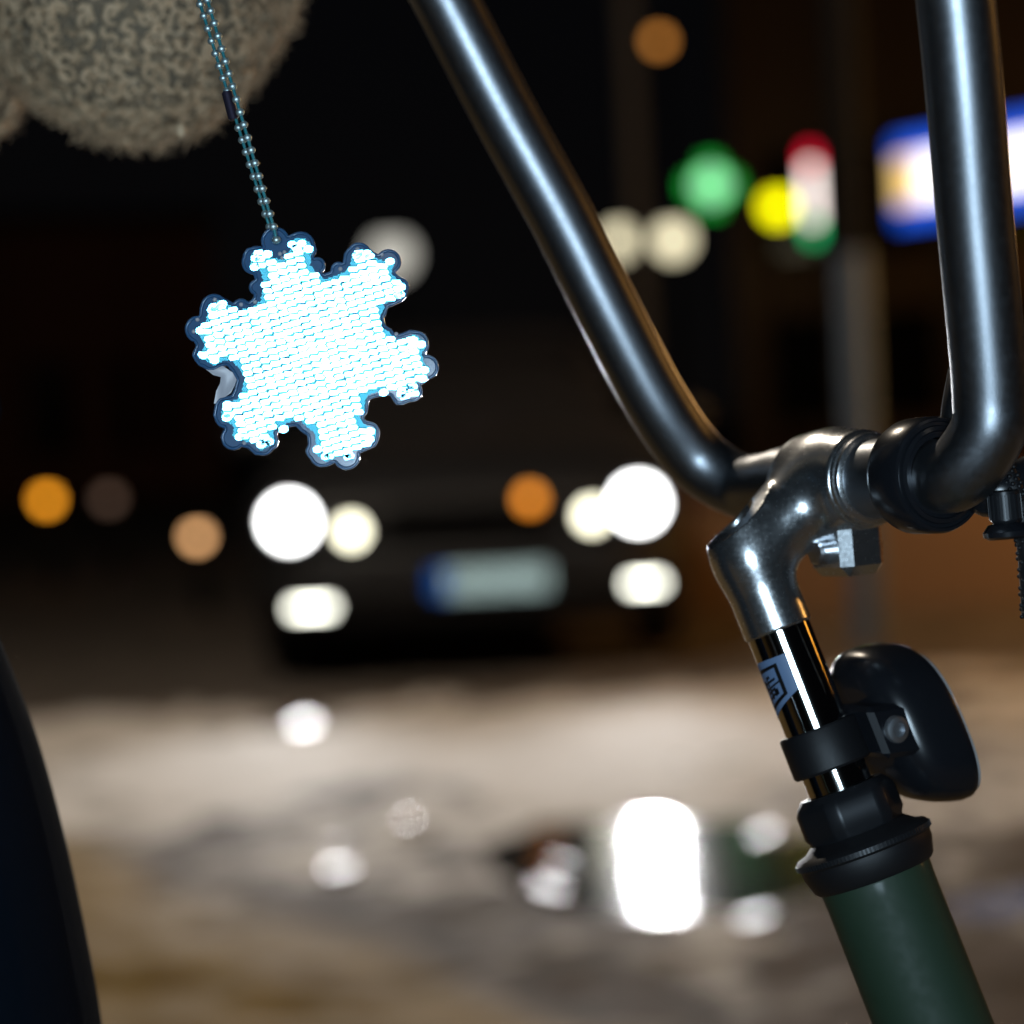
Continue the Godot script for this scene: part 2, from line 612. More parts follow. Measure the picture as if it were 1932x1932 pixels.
func build_car() -> void:
	var d := 8.2
	var pl := P(545, 985, d)
	var pr := P(1205, 950, d)
	var mid := (pl + pr) / 2
	var X := Vector3(pr.x - pl.x, 0, pr.z - pl.z).normalized()
	var Z := X.cross(Vector3.UP).normalized()          # towards the camera
	var fz := mid.z
	var base := Vector3(mid.x, 0, mid.z) - Z * 0.1
	var o := thing("car", "dark car facing the camera with both headlights and fog lamps on", "car", base)
	var at := func(x: float, y: float, z: float) -> Vector3: return base + X * x + Vector3.UP * y + Z * z
	var hy := mid.y
	var B := Basis(X, Vector3.UP, Z)
	var b := MB.new()
	var secs := []
	for s in [[0.02, 0.70, 0.47, 0.22], [-0.02, 0.80, 0.48, 0.27], [-0.25, 0.87, 0.53, 0.33], [-0.9, 0.90, 0.58, 0.37], [-1.3, 0.90, 0.60, 0.38], [-2.6, 0.90, 0.61, 0.38], [-3.6, 0.89, 0.60, 0.36], [-4.1, 0.84, 0.58, 0.32], [-4.25, 0.74, 0.56, 0.26]]:
		secs.append({"o": at.call(0, s[2], s[0]), "x": X, "y": Vector3.UP, "w": s[1], "h": s[3]})
	loft(b, secs, 40, 5.0)
	commit(b, "body", M.car_paint, o)
	b = MB.new()
	secs = []
	for s in [[-1.05, 0.70, 0.93, 0.03], [-1.75, 0.64, 1.14, 0.27], [-2.3, 0.62, 1.16, 0.30], [-3.1, 0.62, 1.14, 0.28], [-3.9, 0.66, 0.95, 0.06]]:
		secs.append({"o": at.call(0, s[2], s[0]), "x": X, "y": Vector3.UP, "w": s[1], "h": s[3]})
	loft(b, secs, 40, 5.0)
	commit(b, "cabin", M.car_paint, o)
	b = MB.new()
	b.flat([at.call(-0.60, 0.95, -1.10), at.call(0.60, 0.95, -1.10), at.call(0.53, 1.36, -1.66), at.call(-0.53, 1.36, -1.66)], Z)
	commit(b, "windscreen", M.car_glass, o)
	for s in [-1.0, 1.0]:
		b = MB.new()
		ball(b, at.call(s * 0.98, 0.98, -1.35), Vector3(0.11, 0.075, 0.06), 16, 10, B)
		tube(b, [at.call(s * 0.70, 0.94, -1.35), at.call(s * 0.95, 0.97, -1.35)], 0.018, 8)
		commit(b, "wing_mirror", M.car_paint, o)
	for s in [-1.0, 1.0]:
		for zz in [-0.85, -3.35]:
			var wh := Node3D.new()
			wh.name = "wheel"
			o.add_child(wh, true)
			b = MB.new()
			lathe(b, at.call(s * 0.68, 0.31, zz), X * s, [Vector2(0.2, 0), Vector2(0.29, 0.0), Vector2(0.315, 0.03), Vector2(0.315, 0.17), Vector2(0.29, 0.2), Vector2(0.21, 0.2)], 28)
			commit(b, "tyre", M.tyre, wh)
			b = MB.new()
			lathe(b, at.call(s * 0.72, 0.31, zz), X * s, [Vector2(0.21, 0.0), Vector2(0.21, 0.14), Vector2(0.18, 0.13), Vector2(0.06, 0.1), Vector2(0.0, 0.1)], 20)
			commit(b, "rim", M.grey_metal, wh)
	for k in 5:                                         # grille
		b = MB.new()
		box(b, at.call(0, 0.62 + 0.032 * k - 0.05, 0.045), B, Vector3(0.33 - 0.01 * k, 0.007, 0.012), 0.003)
		commit(b, "grille_slat", M.dark_metal, o)
	b = MB.new()
	secs = []
	for s in [[-0.84, -0.12], [-0.7, 0.02], [-0.4, 0.075], [0.0, 0.09], [0.4, 0.075], [0.7, 0.02], [0.84, -0.12]]:
		secs.append({"o": at.call(s[0], 0.43, s[1]), "x": Z, "y": Vector3.UP, "w": 0.05, "h": 0.10})
	loft(b, secs, 20, 4.0)
	commit(b, "bumper", M.car_paint, o)
	# lamps: outer bright one, smaller inner one, fog lamp below
	var lamp_y := hy
	for s in [-1.0, 1.0]:
		var hl := Node3D.new()
		hl.name = "headlight"
		o.add_child(hl, true)
		var pc: Vector3 = P(545, 985, d) if s < 0 else P(1205, 950, d)
		var pi: Vector3 = P(662, 1003, d) if s < 0 else P(1117, 973, d)
		b = MB.new()
		lathe(b, pc - Z * 0.09, Z, [Vector2(0.04, 0), Vector2(0.105, 0.06), Vector2(0.11, 0.08), Vector2(0.098, 0.08), Vector2(0.09, 0.05)], 28)
		lathe(b, pi - Z * 0.09, Z, [Vector2(0.03, 0), Vector2(0.055, 0.06), Vector2(0.06, 0.08), Vector2(0.052, 0.08), Vector2(0.05, 0.05)], 28)
		commit(b, "housing", M.dark_metal, hl)
		b = MB.new()
		ball(b, pc - Z * 0.02, Vector3(0.082, 0.082, 0.02), 28, 10, B)
		commit(b, "bulb_lens", M.get("headlight_glow") if M.has("headlight_glow") else glow("headlight_glow", 1.0, 1.0, 1.0, 14.0), hl)
		b = MB.new()
		ball(b, pi - Z * 0.02, Vector3(0.042, 0.042, 0.016), 24, 8, B)
		commit(b, "side_bulb_lens", M.get("side_glow") if M.has("side_glow") else glow("side_glow", 1.0, 0.96, 0.72, 7.0), hl)
		var fog := Node3D.new()
		fog.name = "fog_lamp"
		o.add_child(fog, true)
		var pf: Vector3 = P(588, 1147, d) if s < 0 else P(1217, 1100, d)
		b = MB.new()
		var half := 0.075 if s < 0 else 0.062
		box(b, pf - Z * 0.03, B, Vector3(half + 0.02, 0.035, 0.03), 0.01)
		commit(b, "housing", M.dark_metal, fog)
		b = MB.new()
		box(b, pf + Z * 0.004, B, Vector3(half, 0.016, 0.008), 0.004)
		commit(b, "lamp_lens", M.get("fog_glow") if M.has("fog_glow") else glow("fog_glow", 1.0, 1.0, 0.86, 9.0), fog)
		var sp := SpotLight3D.new()
		sp.name = "headlight_beam"
		add_child(sp)
		sp.light_color = lin(0.98, 0.99, 1.0)
		sp.light_energy = 4.2
		sp.light_size = 0.05
		sp.spot_angle = 34.0
		sp.spot_angle_attenuation = 1.0
		sp.spot_range = 40.0
		sp.shadow_enabled = true
		sp.position = pc + Z * 0.06
		sp.look_at(sp.position + Z * 1.0 + Vector3(0, -0.07, 0) - X * s * 0.04)
	var refl_spot := Node3D.new()  # orange lamp reflection on the car front, added as a glowing disc
	refl_spot.name = "orange_reflection"
	o.add_child(refl_spot, true)
	var pd := P(1000, 941, d - 0.08)
	b = MB.new()
	lathe(b, pd - Z * 0.10, Z, [Vector2(0.05, 0), Vector2(0.05, 0.09), Vector2(0.042, 0.095), Vector2(0.03, 0.09)], 24)
	commit(b, "housing", M.dark_metal, refl_spot)
	b = MB.new()
	ball(b, pd, Vector3(0.034, 0.034, 0.012), 20, 8, B)
	commit(b, "lamp_lens", glow("reflection_glow", 1.0, 0.30, 0.005, 3.0), refl_spot)
	# number plate: retroreflecting sheet
	var plate := Node3D.new()
	plate.name = "number_plate"
	o.add_child(plate, true)
	var pp := P(925, 1096, d - 0.06)
	pp = pp + Z * (at.call(0, 0, 0.15) - pp).dot(Z)
	b = MB.new()
	box(b, pp - Z * 0.012, B, Vector3(0.235, 0.058, 0.006), 0.002)
	commit(b, "backing", M.dark_metal, plate)
	var white := MB.new()
	var blue := MB.new()
	var a := 0.0055
	var R := a * sqrt(2.0 / 3.0)
	var sx := R * sqrt(3.0)
	for j in range(-7, 8):
		for i in range(-25, 26):
			var x := (i + (0.5 if j & 1 else 0.0)) * sx
			var y := j * R * 1.5
			var px := x * 1.15
			if absf(px) > 0.225 or absf(y) > 0.05: continue
			cubes(blue if px < -0.165 else white, pp + X * px + Vector3.UP * y - Z * 0.005, X, Vector3.UP, Z, a)
	commit(white, "white_sheeting", M.plate_prism, plate)
	commit(blue, "blue_band", M.plate_prism_blue, plate)

# ------------------------------------------------------------------ background lamps, signs, buildings
func lamp(x: float, y: float, d: float, r: float, g: Material, label: String, pole := true, light := 0.0, col := Color.WHITE) -> Node3D:
	var p := P(x, y, d)
	var o := thing("street_lamp", label, "street lamp", Vector3(p.x, 0, p.z - 2.2 * r) if pole else Vector3(p.x, p.y, p.z))
	var b := MB.new()
	ball(b, p, r, 18, 12)
	commit(b, "glowing_globe", g, o)
	b = MB.new()
	lathe(b, p + Vector3(0, r * 0.75, 0), Vector3.UP, [Vector2(r * 0.8, -0.005), Vector2(r * 0.82, r * 0.12), Vector2(r * 0.3, r * 0.45), Vector2(0, r * 0.5)], 20)
	commit(b, "cap", M.dark_metal, o)
	b = MB.new()
	if pole:
		tube(b, [Vector3(p.x, -0.03, p.z - 2.2 * r), Vector3(p.x, p.y + 1.6 * r, p.z - 2.2 * r)], [minf(0.07, r), minf(0.05, r * 0.8)], 12)
		commit(b, "pole", M.dark_metal, o)
		b = MB.new()
		tube(b, [Vector3(p.x, p.y + 1.5 * r, p.z - 2.2 * r), Vector3(p.x, p.y + 1.55 * r, p.z - 0.6 * r), Vector3(p.x, p.y + 1.1 * r, p.z)], minf(0.02, r * 0.3), 10)
		commit(b, "arm", M.dark_metal, o)
	if light > 0.0:
		var l := OmniLight3D.new()
		l.name = "lamp_light"
		l.light_energy = light
		l.light_color = col
		l.light_size = r
		l.omni_range = 60
		l.shadow_enabled = true
		add_child(l)
		l.position = p
	return o

func build_background() -> void:
	var orange := glow("sodium_glow", 1.0, 0.36, 0.015, 5.0)
	var dim := glow("dim_sodium_glow", 0.45, 0.17, 0.03, 4.0)
	var tan_ := glow("warm_glow", 1.0, 0.52, 0.22, 4.2)
	lamp(1243, 77, 45.0, 0.16, dim, "dim amber street lamp highest up between the two handlebar arms")
	lamp(88, 942, 15.0, 0.055, orange, "orange lamp nearest the left edge of the frame")
	lamp(205, 940, 16.0, 0.06, glow("faint_glow", 0.06, 0.035, 0.025, 4.0), "faint brown lamp between the orange and tan lamps")
	lamp(372, 1012, 12.0, 0.045, tan_, "pale tan lamp left of the car's left headlight")
	lamp(245, 768, 60.0, 0.16, glow("faint_green_glow", 0.02, 0.045, 0.02, 4.0), "faint green lamp left of the snowflake")
	lamp(738, 482, 33.0, 0.34, glow("white_globe_glow", 1.0, 0.97, 0.86, 0.7), "large white globe lamp half hidden behind the snowflake")
	lamp(1468, 390, 30.0, 0.19, glow("yellow_glow", 1.0, 0.93, 0.0, 3.2), "round yellow lamp between green cross and upright sign")
	var cream := glow("cream_glow", 1.0, 0.9, 0.6, 1.9)
	lamp(1172, 452, 34.0, 0.24, cream, "cream lamp half hidden behind the sloping handlebar arm")
	lamp(1270, 452, 34.0, 0.26, cream, "cream lamp just below left of the green cross")
	# out of view to the right: the sodium lamp that streaks the stem
	var q := Vector3(4.6, 2.3, -2.2)
	var o := thing("street_lamp", "sodium street lamp out of view to the right of the bicycle", "street lamp", Vector3(5.6, 0, -2.2))
	var b := MB.new()
	tube(b, smooth_path([Vector3(5.6, -0.03, -2.2), Vector3(5.6, 2.0, -2.2), Vector3(5.4, 2.5, -2.2), Vector3(4.7, 2.55, -2.2)], 5), 0.06, 12)
	commit(b, "pole", M.dark_metal, o)
	b = MB.new()
	ball(b, q + Vector3(0, 0.20, 0), Vector3(0.22, 0.08, 0.22), 18, 10)
	commit(b, "lamp_head", M.dark_metal, o)
	b = MB.new()
	ball(b, q, Vector3(0.17, 0.20, 0.17), 18, 12)
	commit(b, "glowing_globe", M.sodium_glow, o)
	var l := OmniLight3D.new()
	l.name = "sodium_light"
	l.light_energy = 0.5
	l.light_color = lin(1.0, 0.50, 0.14)
	l.light_size = 0.12
	l.omni_range = 60
	l.shadow_enabled = true
	add_child(l)
	l.position = q
	# out of view to the left: the warm white lamp over the verge
	q = Vector3(-1.5, 5.2, -5.4)
	o = thing("street_lamp", "warm white street lamp out of view above the sandy verge", "street lamp", Vector3(-4.4, 0, -5.4))
	b = MB.new()
	tube(b, smooth_path([Vector3(-4.4, -0.03, -5.4), Vector3(-4.4, 4.6, -5.4), Vector3(-4.1, 5.3, -5.4), Vector3(-1.7, 5.4, -5.4)], 5), 0.06, 12)
	commit(b, "pole", M.dark_metal, o)
	b = MB.new()
	ball(b, q + Vector3(0, 0.13, 0), Vector3(0.32, 0.12, 0.16), 18, 10)
	commit(b, "lamp_head", M.dark_metal, o)
	b = MB.new()
	ball(b, q, Vector3(0.22, 0.06, 0.11), 18, 10)
	commit(b, "lamp_lens", glow("warm_white_glow", 1.0, 0.80, 0.55, 8.0), o)
	l = OmniLight3D.new()
	l.name = "warm_light"
	l.light_energy = 14.0
	l.light_color = lin(1.0, 0.86, 0.68)
	l.light_size = 0.12
	l.omni_range = 60
	l.shadow_enabled = true
	add_child(l)
	l.position = q + Vector3(0, -0.1, 0)
	# low wall beside the car, lit by a sodium lamp on it
	var wa := P(1300, 1100, 10.6)
	var wb := P(3000, 1100, 9.6)
	wa.y = 0; wb.y = 0
	var wX := (wb - wa).normalized()
	var wZ := wX.cross(Vector3.UP).normalized()
	var wB := Basis(wX, Vector3.UP, wZ)
	var wl := wa.distance_to(wb)
	o = thing("low_wall", "low brown rendered wall to the right of the car", "wall", (wa + wb) / 2)
	b = MB.new()
	box(b, (wa + wb) / 2 + Vector3(0, 0.27, 0), wB, Vector3(wl / 2, 0.30, 0.12), 0.01)
	commit(b, "wall_face", M.plaster, o)
	for k in 9:
		b = MB.new()
		box(b, wa + wX * wl * (k + 0.5) / 9 + Vector3(0, 0.60, 0), wB, Vector3(wl / 18 - 0.006, 0.03, 0.16), 0.01)
		commit(b, "coping_slab", M.dark_plaster, o)
	q = wa + wX * wl * 0.72 + Vector3(0, 2.0, 0) + wZ * 1.2
	o = thing("street_lamp", "short sodium lamp out of view in front of the low wall", "street lamp", Vector3(q.x, -0.03, q.z))
	b = MB.new()
	tube(b, [Vector3(q.x, -0.03, q.z), q - Vector3(0, 0.14, 0)], 0.04, 12)
	commit(b, "pole", M.dark_metal, o)
	b = MB.new()
	ball(b, q, 0.14, 16, 10)
	commit(b, "glowing_globe", M.sodium_glow, o)
	l = OmniLight3D.new()
	l.name = "wall_sodium_light"
	l.light_energy = 6.0
	l.light_color = lin(1.0, 0.50, 0.14)
	l.light_size = 0.12
	l.omni_range = 40
	l.shadow_enabled = true
	add_child(l)
	l.position = q
	# green pharmacy cross
	var X := CT.basis.x
	X = Vector3(X.x, 0, X.z).normalized()
	var Zc := X.cross(Vector3.UP).normalized()
	var B := Basis(X, Vector3.UP, Zc)
	var cp := P(1342, 350, 30.0)
	o = thing("pharmacy_cross", "lit green cross sign with pale green centre above the car's right side", "sign", cp)
	b = MB.new()
	box(b, cp - Zc * 0.06, B, Vector3(0.36, 0.12, 0.05), 0.01)
	box(b, cp - Zc * 0.062, B, Vector3(0.12, 0.36, 0.05), 0.01)
	commit(b, "casing", M.dark_metal, o)
	b = MB.new()
	box(b, cp, B, Vector3(0.35, 0.11, 0.008), 0.003)
	box(b, cp + Zc * 0.001, B, Vector3(0.11, 0.35, 0.008), 0.003)
	commit(b, "green_light_panel", glow("green_glow", 0.0, 0.75, 0.06, 1.0), o)
	b = MB.new()
	lathe(b, cp + Zc * 0.008, Zc, [Vector2(0.21, 0), Vector2(0.21, 0.012), Vector2(0, 0.014)], 24)
	commit(b, "pale_light_panel", glow("pale_green_glow", 0.35, 1.0, 0.5, 1.5), o)
	b = MB.new()
	tube(b, [cp - Zc * 0.1, cp - Zc * 1.0], 0.03, 8)
	commit(b, "bracket", M.dark_metal, o)
	# upright sign: red, white, green
	var sp := P(1531, 366, 28.0)
	o = thing("upright_sign", "narrow upright lit sign, red above white above green", "sign", Vector3(sp.x, 0, sp.z))
	b = MB.new()
	box(b, sp - Zc * 0.03, B, Vector3(0.075, 0.62, 0.025), 0.006)
	commit(b, "casing", M.dark_metal, o)
	for s in [[0.47, 0.10, "red_light_panel", glow("red_glow", 0.75, 0.0, 0.03, 3.2)], [0.0, 0.36, "white_light_panel", glow("sign_white_glow", 1.0, 0.86, 0.80, 3.6)], [-0.48, 0.11, "green_light_panel", glow("sign_green_glow", 0.0, 0.42, 0.12, 3.4)]]:
		b = MB.new()
		box(b, sp + Vector3(0, s[0], 0) + Zc * 0.004, B, Vector3(0.06, s[1], 0.008), 0.003)
		commit(b, s[2], s[3], o)
	b = MB.new()
	tube(b, [Vector3(sp.x, -0.03, sp.z), sp - Vector3(0, 0.6, 0)], 0.05, 10)
	commit(b, "post", M.dark_metal, o)
	# wide shop sign, blue with white middle
	var s0 := P(1690, 345, 21.5)
	var s1 := P(2150, 300, 19.0)
	var sX := Vector3(s1.x - s0.x, 0, s1.z - s0.z).normalized()
	var sZ := sX.cross(Vector3.UP).normalized()
	var sB := Basis(sX, Vector3.UP, sZ)
	var sc := (s0 + s1) / 2
	sc.y = s0.y
	var hw := s0.distance_to(s1) / 2
	o = thing("shop_sign", "wide lit shop sign with blue bands above and below white", "sign", sc)
	b = MB.new()
	box(b, sc - sZ * 0.09, sB, Vector3(hw + 0.02, 0.44, 0.08), 0.01)
	commit(b, "casing", M.dark_metal, o)
	var bl := glow("blue_glow", 0.0, 0.09, 0.75, 1.35)
	for s in [1.0, -1.0]:
		b = MB.new()
		box(b, sc + Vector3(0, s * 0.335, 0), sB, Vector3(hw, 0.095, 0.012), 0.004)
		commit(b, "blue_light_band", bl, o)
	b = MB.new()
	box(b, sc + sX * 0.17, sB, Vector3(hw - 0.17, 0.235, 0.012), 0.004)
	commit(b, "white_light_panel", glow("shop_white_glow", 1.0, 0.94, 0.90, 2.2), o)
	b = MB.new()
	box(b, sc - sX * (hw - 0.165), sB, Vector3(0.16, 0.235, 0.012), 0.004)
	commit(b, "yellow_light_panel", glow("shop_yellow_glow", 1.0, 0.66, 0.22, 1.5), o)
	# posts
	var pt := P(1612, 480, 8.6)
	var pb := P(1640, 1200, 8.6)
	o = thing("lamp_post", "post behind stem coloured grey where lit and black where unlit", "post", Vector3(pb.x, -0.03, pb.z))
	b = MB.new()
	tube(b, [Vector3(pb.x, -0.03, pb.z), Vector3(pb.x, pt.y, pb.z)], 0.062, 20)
	commit(b, "lower_tube", mat("lit_grey", lin(0.10, 0.135, 0.19), 0.85), o)
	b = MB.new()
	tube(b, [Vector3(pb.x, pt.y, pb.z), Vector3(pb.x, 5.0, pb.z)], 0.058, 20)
	commit(b, "upper_tube", M.dark_metal, o)  # black stands in for the unlit part of the post, grey for the lit
	pt = P(1192, 200, 14.0)
	o = thing("lamp_post", "faint slim grey post behind the sloping handlebar arm", "post", Vector3(pt.x, -0.03, pt.z))
	b = MB.new()
	tube(b, [Vector3(pt.x, -0.03, pt.z), Vector3(pt.x, 6.0, pt.z)], [0.07, 0.055], 16)
	commit(b, "tube", M.grey_paint, o)
	# buildings
	build_house(P(1395, 700, 36.0), P(2600, 700, 30.0), 9.0, "brown rendered shop building behind the lit signs on the right", [0.12, 0.30, 0.52, 0.74], true)
	build_house(P(-700, 900, 36.0), P(425, 900, 40.0), 5.0, "dark low building behind the lamps on the left", [0.5, 0.68, 0.86], false)

func build_house(a: Vector3, c: Vector3, h: float, label: String, wins: Array, lit: bool) -> void:
	a.y = -0.03; c.y = -0.03
	var X := (c - a).normalized()
	var Z := X.cross(Vector3.UP).normalized()
	var B := Basis(X, Vector3.UP, Z)
	var L := a.distance_to(c)
	var mid := (a + c) / 2
	var o := thing("building", label, "building", mid - Z * 2.0)
	var b := MB.new()
	box(b, mid + Vector3(0, h / 2, 0) - Z * 2.0, B, Vector3(L / 2, h / 2, 2.0), 0.0)
	commit(b, "wall", M.plaster if lit else M.dark_plaster, o)
	b = MB.new()
	box(b, mid + Vector3(0, h + 0.12, 0) - Z * 2.0, B, Vector3(L / 2 + 0.2, 0.12, 2.2), 0.03)
	commit(b, "roof", M.dark_metal, o)
	b = MB.new()
	box(b, mid + Vector3(0, 0.25, 0) + Z * 0.03, B, Vector3(L / 2, 0.25, 0.05), 0.01)
	commit(b, "plinth", M.dark_plaster, o)
	for t in wins:
		for fl in ([1.65, 4.3] if lit else [1.7]):
			var wn := Node3D.new()
			wn.name = "window"
			o.add_child(wn, true)
			var p: Vector3 = a + X * L * t + Vector3(0, fl, 0)
			b = MB.new()
			for s in [-1.0, 1.0]:
				box(b, p + X * s * 0.52 + Z * 0.03, B, Vector3(0.05, 0.85, 0.06), 0.01)
				box(b, p + Vector3(0, s * 0.80, 0) + Z * 0.032, B, Vector3(0.47, 0.05, 0.06), 0.01)
			commit(b, "frame", M.dark_metal, wn)
			b = MB.new()
			box(b, p + Z * 0.005, B, Vector3(0.47, 0.75, 0.01), 0.0)
			commit(b, "pane", M.window_glass, wn)
	for t in [0.03, 0.21, 0.41, 0.63, 0.86]:
		b = MB.new()
		box(b, a + X * L * t + Vector3(0, h / 2, 0) + Z * 0.06, B, Vector3(0.16, h / 2 - 0.01, 0.08), 0.02)
		commit(b, "pilaster", M.plaster if lit else M.dark_plaster, o)
	if lit:
		var p: Vector3 = a + X * L * 0.80 + Vector3(0, 2.2, 0) + Z * 1.6
		var wl := thing("wall_lamp", "sodium wall lamp on the brown building, out of view", "wall lamp", p)
		b = MB.new()
		ball(b, p, 0.12, 16, 10)
		commit(b, "glowing_globe", M.sodium_glow, wl)
		b = MB.new()
		tube(b, [p + Vector3(0, 0.1, 0), p + Vector3(0, 0.2, 0), p + Vector3(0, 0.2, 0) - Z * 1.6], 0.025, 8)
		commit(b, "arm", M.dark_metal, wl)
		var l := OmniLight3D.new()
		l.name = "wall_lamp_light"
		l.light_energy = 1.6
		l.light_color = lin(1.0, 0.5, 0.13)
		l.light_size = 0.1
		l.omni_range = 40
		l.shadow_enabled = true
		add_child(l)
		l.position = p

# ------------------------------------------------------------------ bicycle
var quill_r := Vector3.ZERO
var uax := Vector3.UP
var fwd := Vector3.RIGHT
var bax := Vector3.BACK

func build_bicycle() -> void:
	var Fb := P(1400, 918, 0.738)
	var Nb := P(1815, 893, 0.635)
	bax = (Nb - Fb).normalized()                        # along the clamped middle of the bar, towards the camera
	var ah := Vector3(bax.x, 0, bax.z).normalized()
	fwd = Vector3.UP.cross(ah).normalized()
	if fwd.x < 0: fwd = -fwd
	uax = (Vector3.UP - fwd * tan(deg_to_rad(11.8)) - ah * 0.295).normalized()   # steering axis; the bicycle leans away on its stand
	var lat := fwd.cross(uax).normalized()
	if lat.dot(ah) < 0: lat = -lat
	quill_r = P(1470, 1191, 0.68)
	var down := -uax
	# ground contact of the front wheel
	var crown := quill_r + down * 0.235
	var axle := crown + down * 0.37 + fwd * 0.045
	var wr := (axle.y - 0.018) / 0.958
	var base := axle - Vector3.UP * axle.y + ah * 0.295 * axle.y
	var o := thing("bicycle", "green bicycle with grey handlebar and silver stem at right", "bicycle", base)
	var b := MB.new()
	# ---- handlebar
	var far := [P(470, -560, 0.63), P(560, -480, 0.66), P(700, -270, 0.695), P(841, 0, 0.712), P(947, 205, 0.720), P(1060, 410, 0.727), P(1155, 600, 0.733), P(1243, 765, 0.739), P(1318, 868, 0.744)]
	var near := [P(1862, 818, 0.629), P(1868, 745, 0.627), P(1857, 602, 0.623), P(1838, 400, 0.617), P(1822, 200, 0.610), P(1803, 0, 0.603), P(1770, -280, 0.592), P(1700, -470, 0.56), P(1600, -560, 0.50)]
	var mid := [Fb.lerp(Nb, 0.0), Fb.lerp(Nb, 0.12), Fb.lerp(Nb, 0.3), Fb.lerp(Nb, 0.5), Fb.lerp(Nb, 0.7), Fb.lerp(Nb, 0.85), Fb.lerp(Nb, 0.98)]
	var path := smooth_path(far + mid + near, 8)
	var rad := []
	for p in path:
		var t: float = (p - Fb).dot(Nb - Fb) / (Nb - Fb).length_squared()
		var off: float = (p - Fb.lerp(Nb, t)).length()
		var k := smoothstep(0.13, 0.24, t) * (1.0 - smoothstep(0.80, 0.9, t)) if off < 0.012 else 0.0
		rad.append(0.0111 + 0.0015 * k)
	tube(b, path, rad, 32)
	commit(b, "handlebar", M.satin_bar, o)
	for e in [far, near]:
		b = MB.new()
		var p0: Vector3 = e[0] if e == far else e[-1]
		var p1: Vector3 = e[1] if e == far else e[-2]
		var dd := (p0 - p1).normalized()
		tube(b, [p0 - dd * 0.02, p0, p0 + dd * 0.1, p0 + dd * 0.105], [0.0165, 0.0165, 0.0165, 0.014], 18)
		commit(b, "grip", M.rubber, o)
	# ---- stem casting
	var Cc := Fb.lerp(Nb, 0.40)
	var best := 1e9
	for k in 101:
		var q := Fb.lerp(Nb, k / 100.0)
		var s := CT.affine_inverse() * q
		var e := absf(HALF + s.x / -s.z * F - 1578.0)
		if e < best: best = e; Cc = q
	var El := quill_r + uax * 0.0265
	var top_n := (uax * 0.92 - fwd * 0.42).normalized()
	var top_p := quill_r + uax * 0.0365
	var bl := P(1393, 1004, 0.68)
	var stem := func(p: Vector3) -> float:
		var a := sd_cyl(p, quill_r + uax * 0.022, uax, 0.022, 0.0112, 0.0008)
		a = maxf(a, (p - top_p).dot(top_n))
		var m := El.lerp(Cc, 0.5) + uax * 0.001
		var e := minf(sd_cap(p, El - uax * 0.001, m, 0.0114, 0.0128), sd_cap(p, m, Cc, 0.0128, 0.0150))
		var c := sd_cyl(p, Cc, bax, 0.0165, 0.0158, 0.0016)
		a = smin(a, e, 0.006)
		a = smin(a, c, 0.008)
		# recess of the expander bolt
		var rec := sd_cyl(p, top_p, uax, 0.0075, 0.0072, 0.001)
		return maxf(a, -rec)
	b = MB.new()
	var lo := quill_r.min(Cc) - Vector3.ONE * 0.03
	var hi := quill_r.max(Cc) + Vector3.ONE * 0.03
	nets(b, lo, hi, 0.0009, stem)
	commit(b, "stem", M.cast, o)
	b = MB.new()
	lathe(b, top_p - uax * 0.0076, uax, [Vector2(0.0062, 0), Vector2(0.0062, 0.004), Vector2(0.0054, 0.005), Vector2(0.003, 0.005), Vector2(0.003, 0.002), Vector2(0, 0.002)], 24)
	commit(b, "expander_bolt", M.steel, o)
	b = MB.new()
	lathe(b, Cc + bax * 0.0158, bax, [Vector2(0.0127, 0.0), Vector2(0.0150, 0.0), Vector2(0.0152, 0.0008), Vector2(0.0148, 0.0016), Vector2(0.0143, 0.0018), Vector2(0.0143, 0.0024), Vector2(0.0147, 0.0028), Vector2(0.0145, 0.0038), Vector2(0.0136, 0.0044), Vector2(0.0126, 0.0046)], 72)
	commit(b, "clamp_lip", M.cast, o)
	# binder ears under the clamp
	var ext := (Cc - El).normalized()
	var dn := (-uax * 0.9 + fwd * 0.05).normalized()
	dn = (P(1612, 1052, 0.685) - Cc)
	dn = (dn - bax * dn.dot(bax)).normalized()
	var side := bax.cross(dn).normalized()
	b = MB.new()
	box(b, Cc + dn * 0.0205 + bax * 0.002, Basis(bax, dn, side), Vector3(0.0105, 0.0100, 0.0085), 0.0032)
	commit(b, "binder_clamp", M.cast, o)
	b = MB.new()
	lathe(b, Cc + dn * 0.022 + bax * 0.001 + side * 0.0084, side, [Vector2(0.0048, 0), Vector2(0.0048, 0.003), Vector2(0.004, 0.0038), Vector2(0, 0.0038)], 18)
	lathe(b, Cc + dn * 0.022 + bax * 0.001 - side * 0.0084, -side, [Vector2(0.0048, 0), Vector2(0.0048, 0.003), Vector2(0.004, 0.0038), Vector2(0, 0.0038)], 6)
	commit(b, "binder_bolt", M.steel, o)
	# ---- chrome quill and its sticker
	var qr := 0.01035
	b = MB.new()
	lathe(b, quill_r + uax * 0.002, down, [Vector2(qr, 0), Vector2(qr, 0.075)], 64)
	commit(b, "quill", M.chrome, o)
	build_sticker(o, down, qr)
	# ---- headset and head tube
	b = MB.new()
	var h0 := quill_r + down * 0.0530
	lathe(b, h0, down, [Vector2(0.0112, 0.0), Vector2(0.0135, 0.0), Vector2(0.0152, 0.0018), Vector2(0.0165, 0.004), Vector2(0.0165, 0.0115), Vector2(0.0152, 0.0138), Vector2(0.015, 0.0146)], 72, 0.0150, 6, 0.55)
	commit(b, "headset_locknut", M.black_alloy, o)
	b = MB.new()
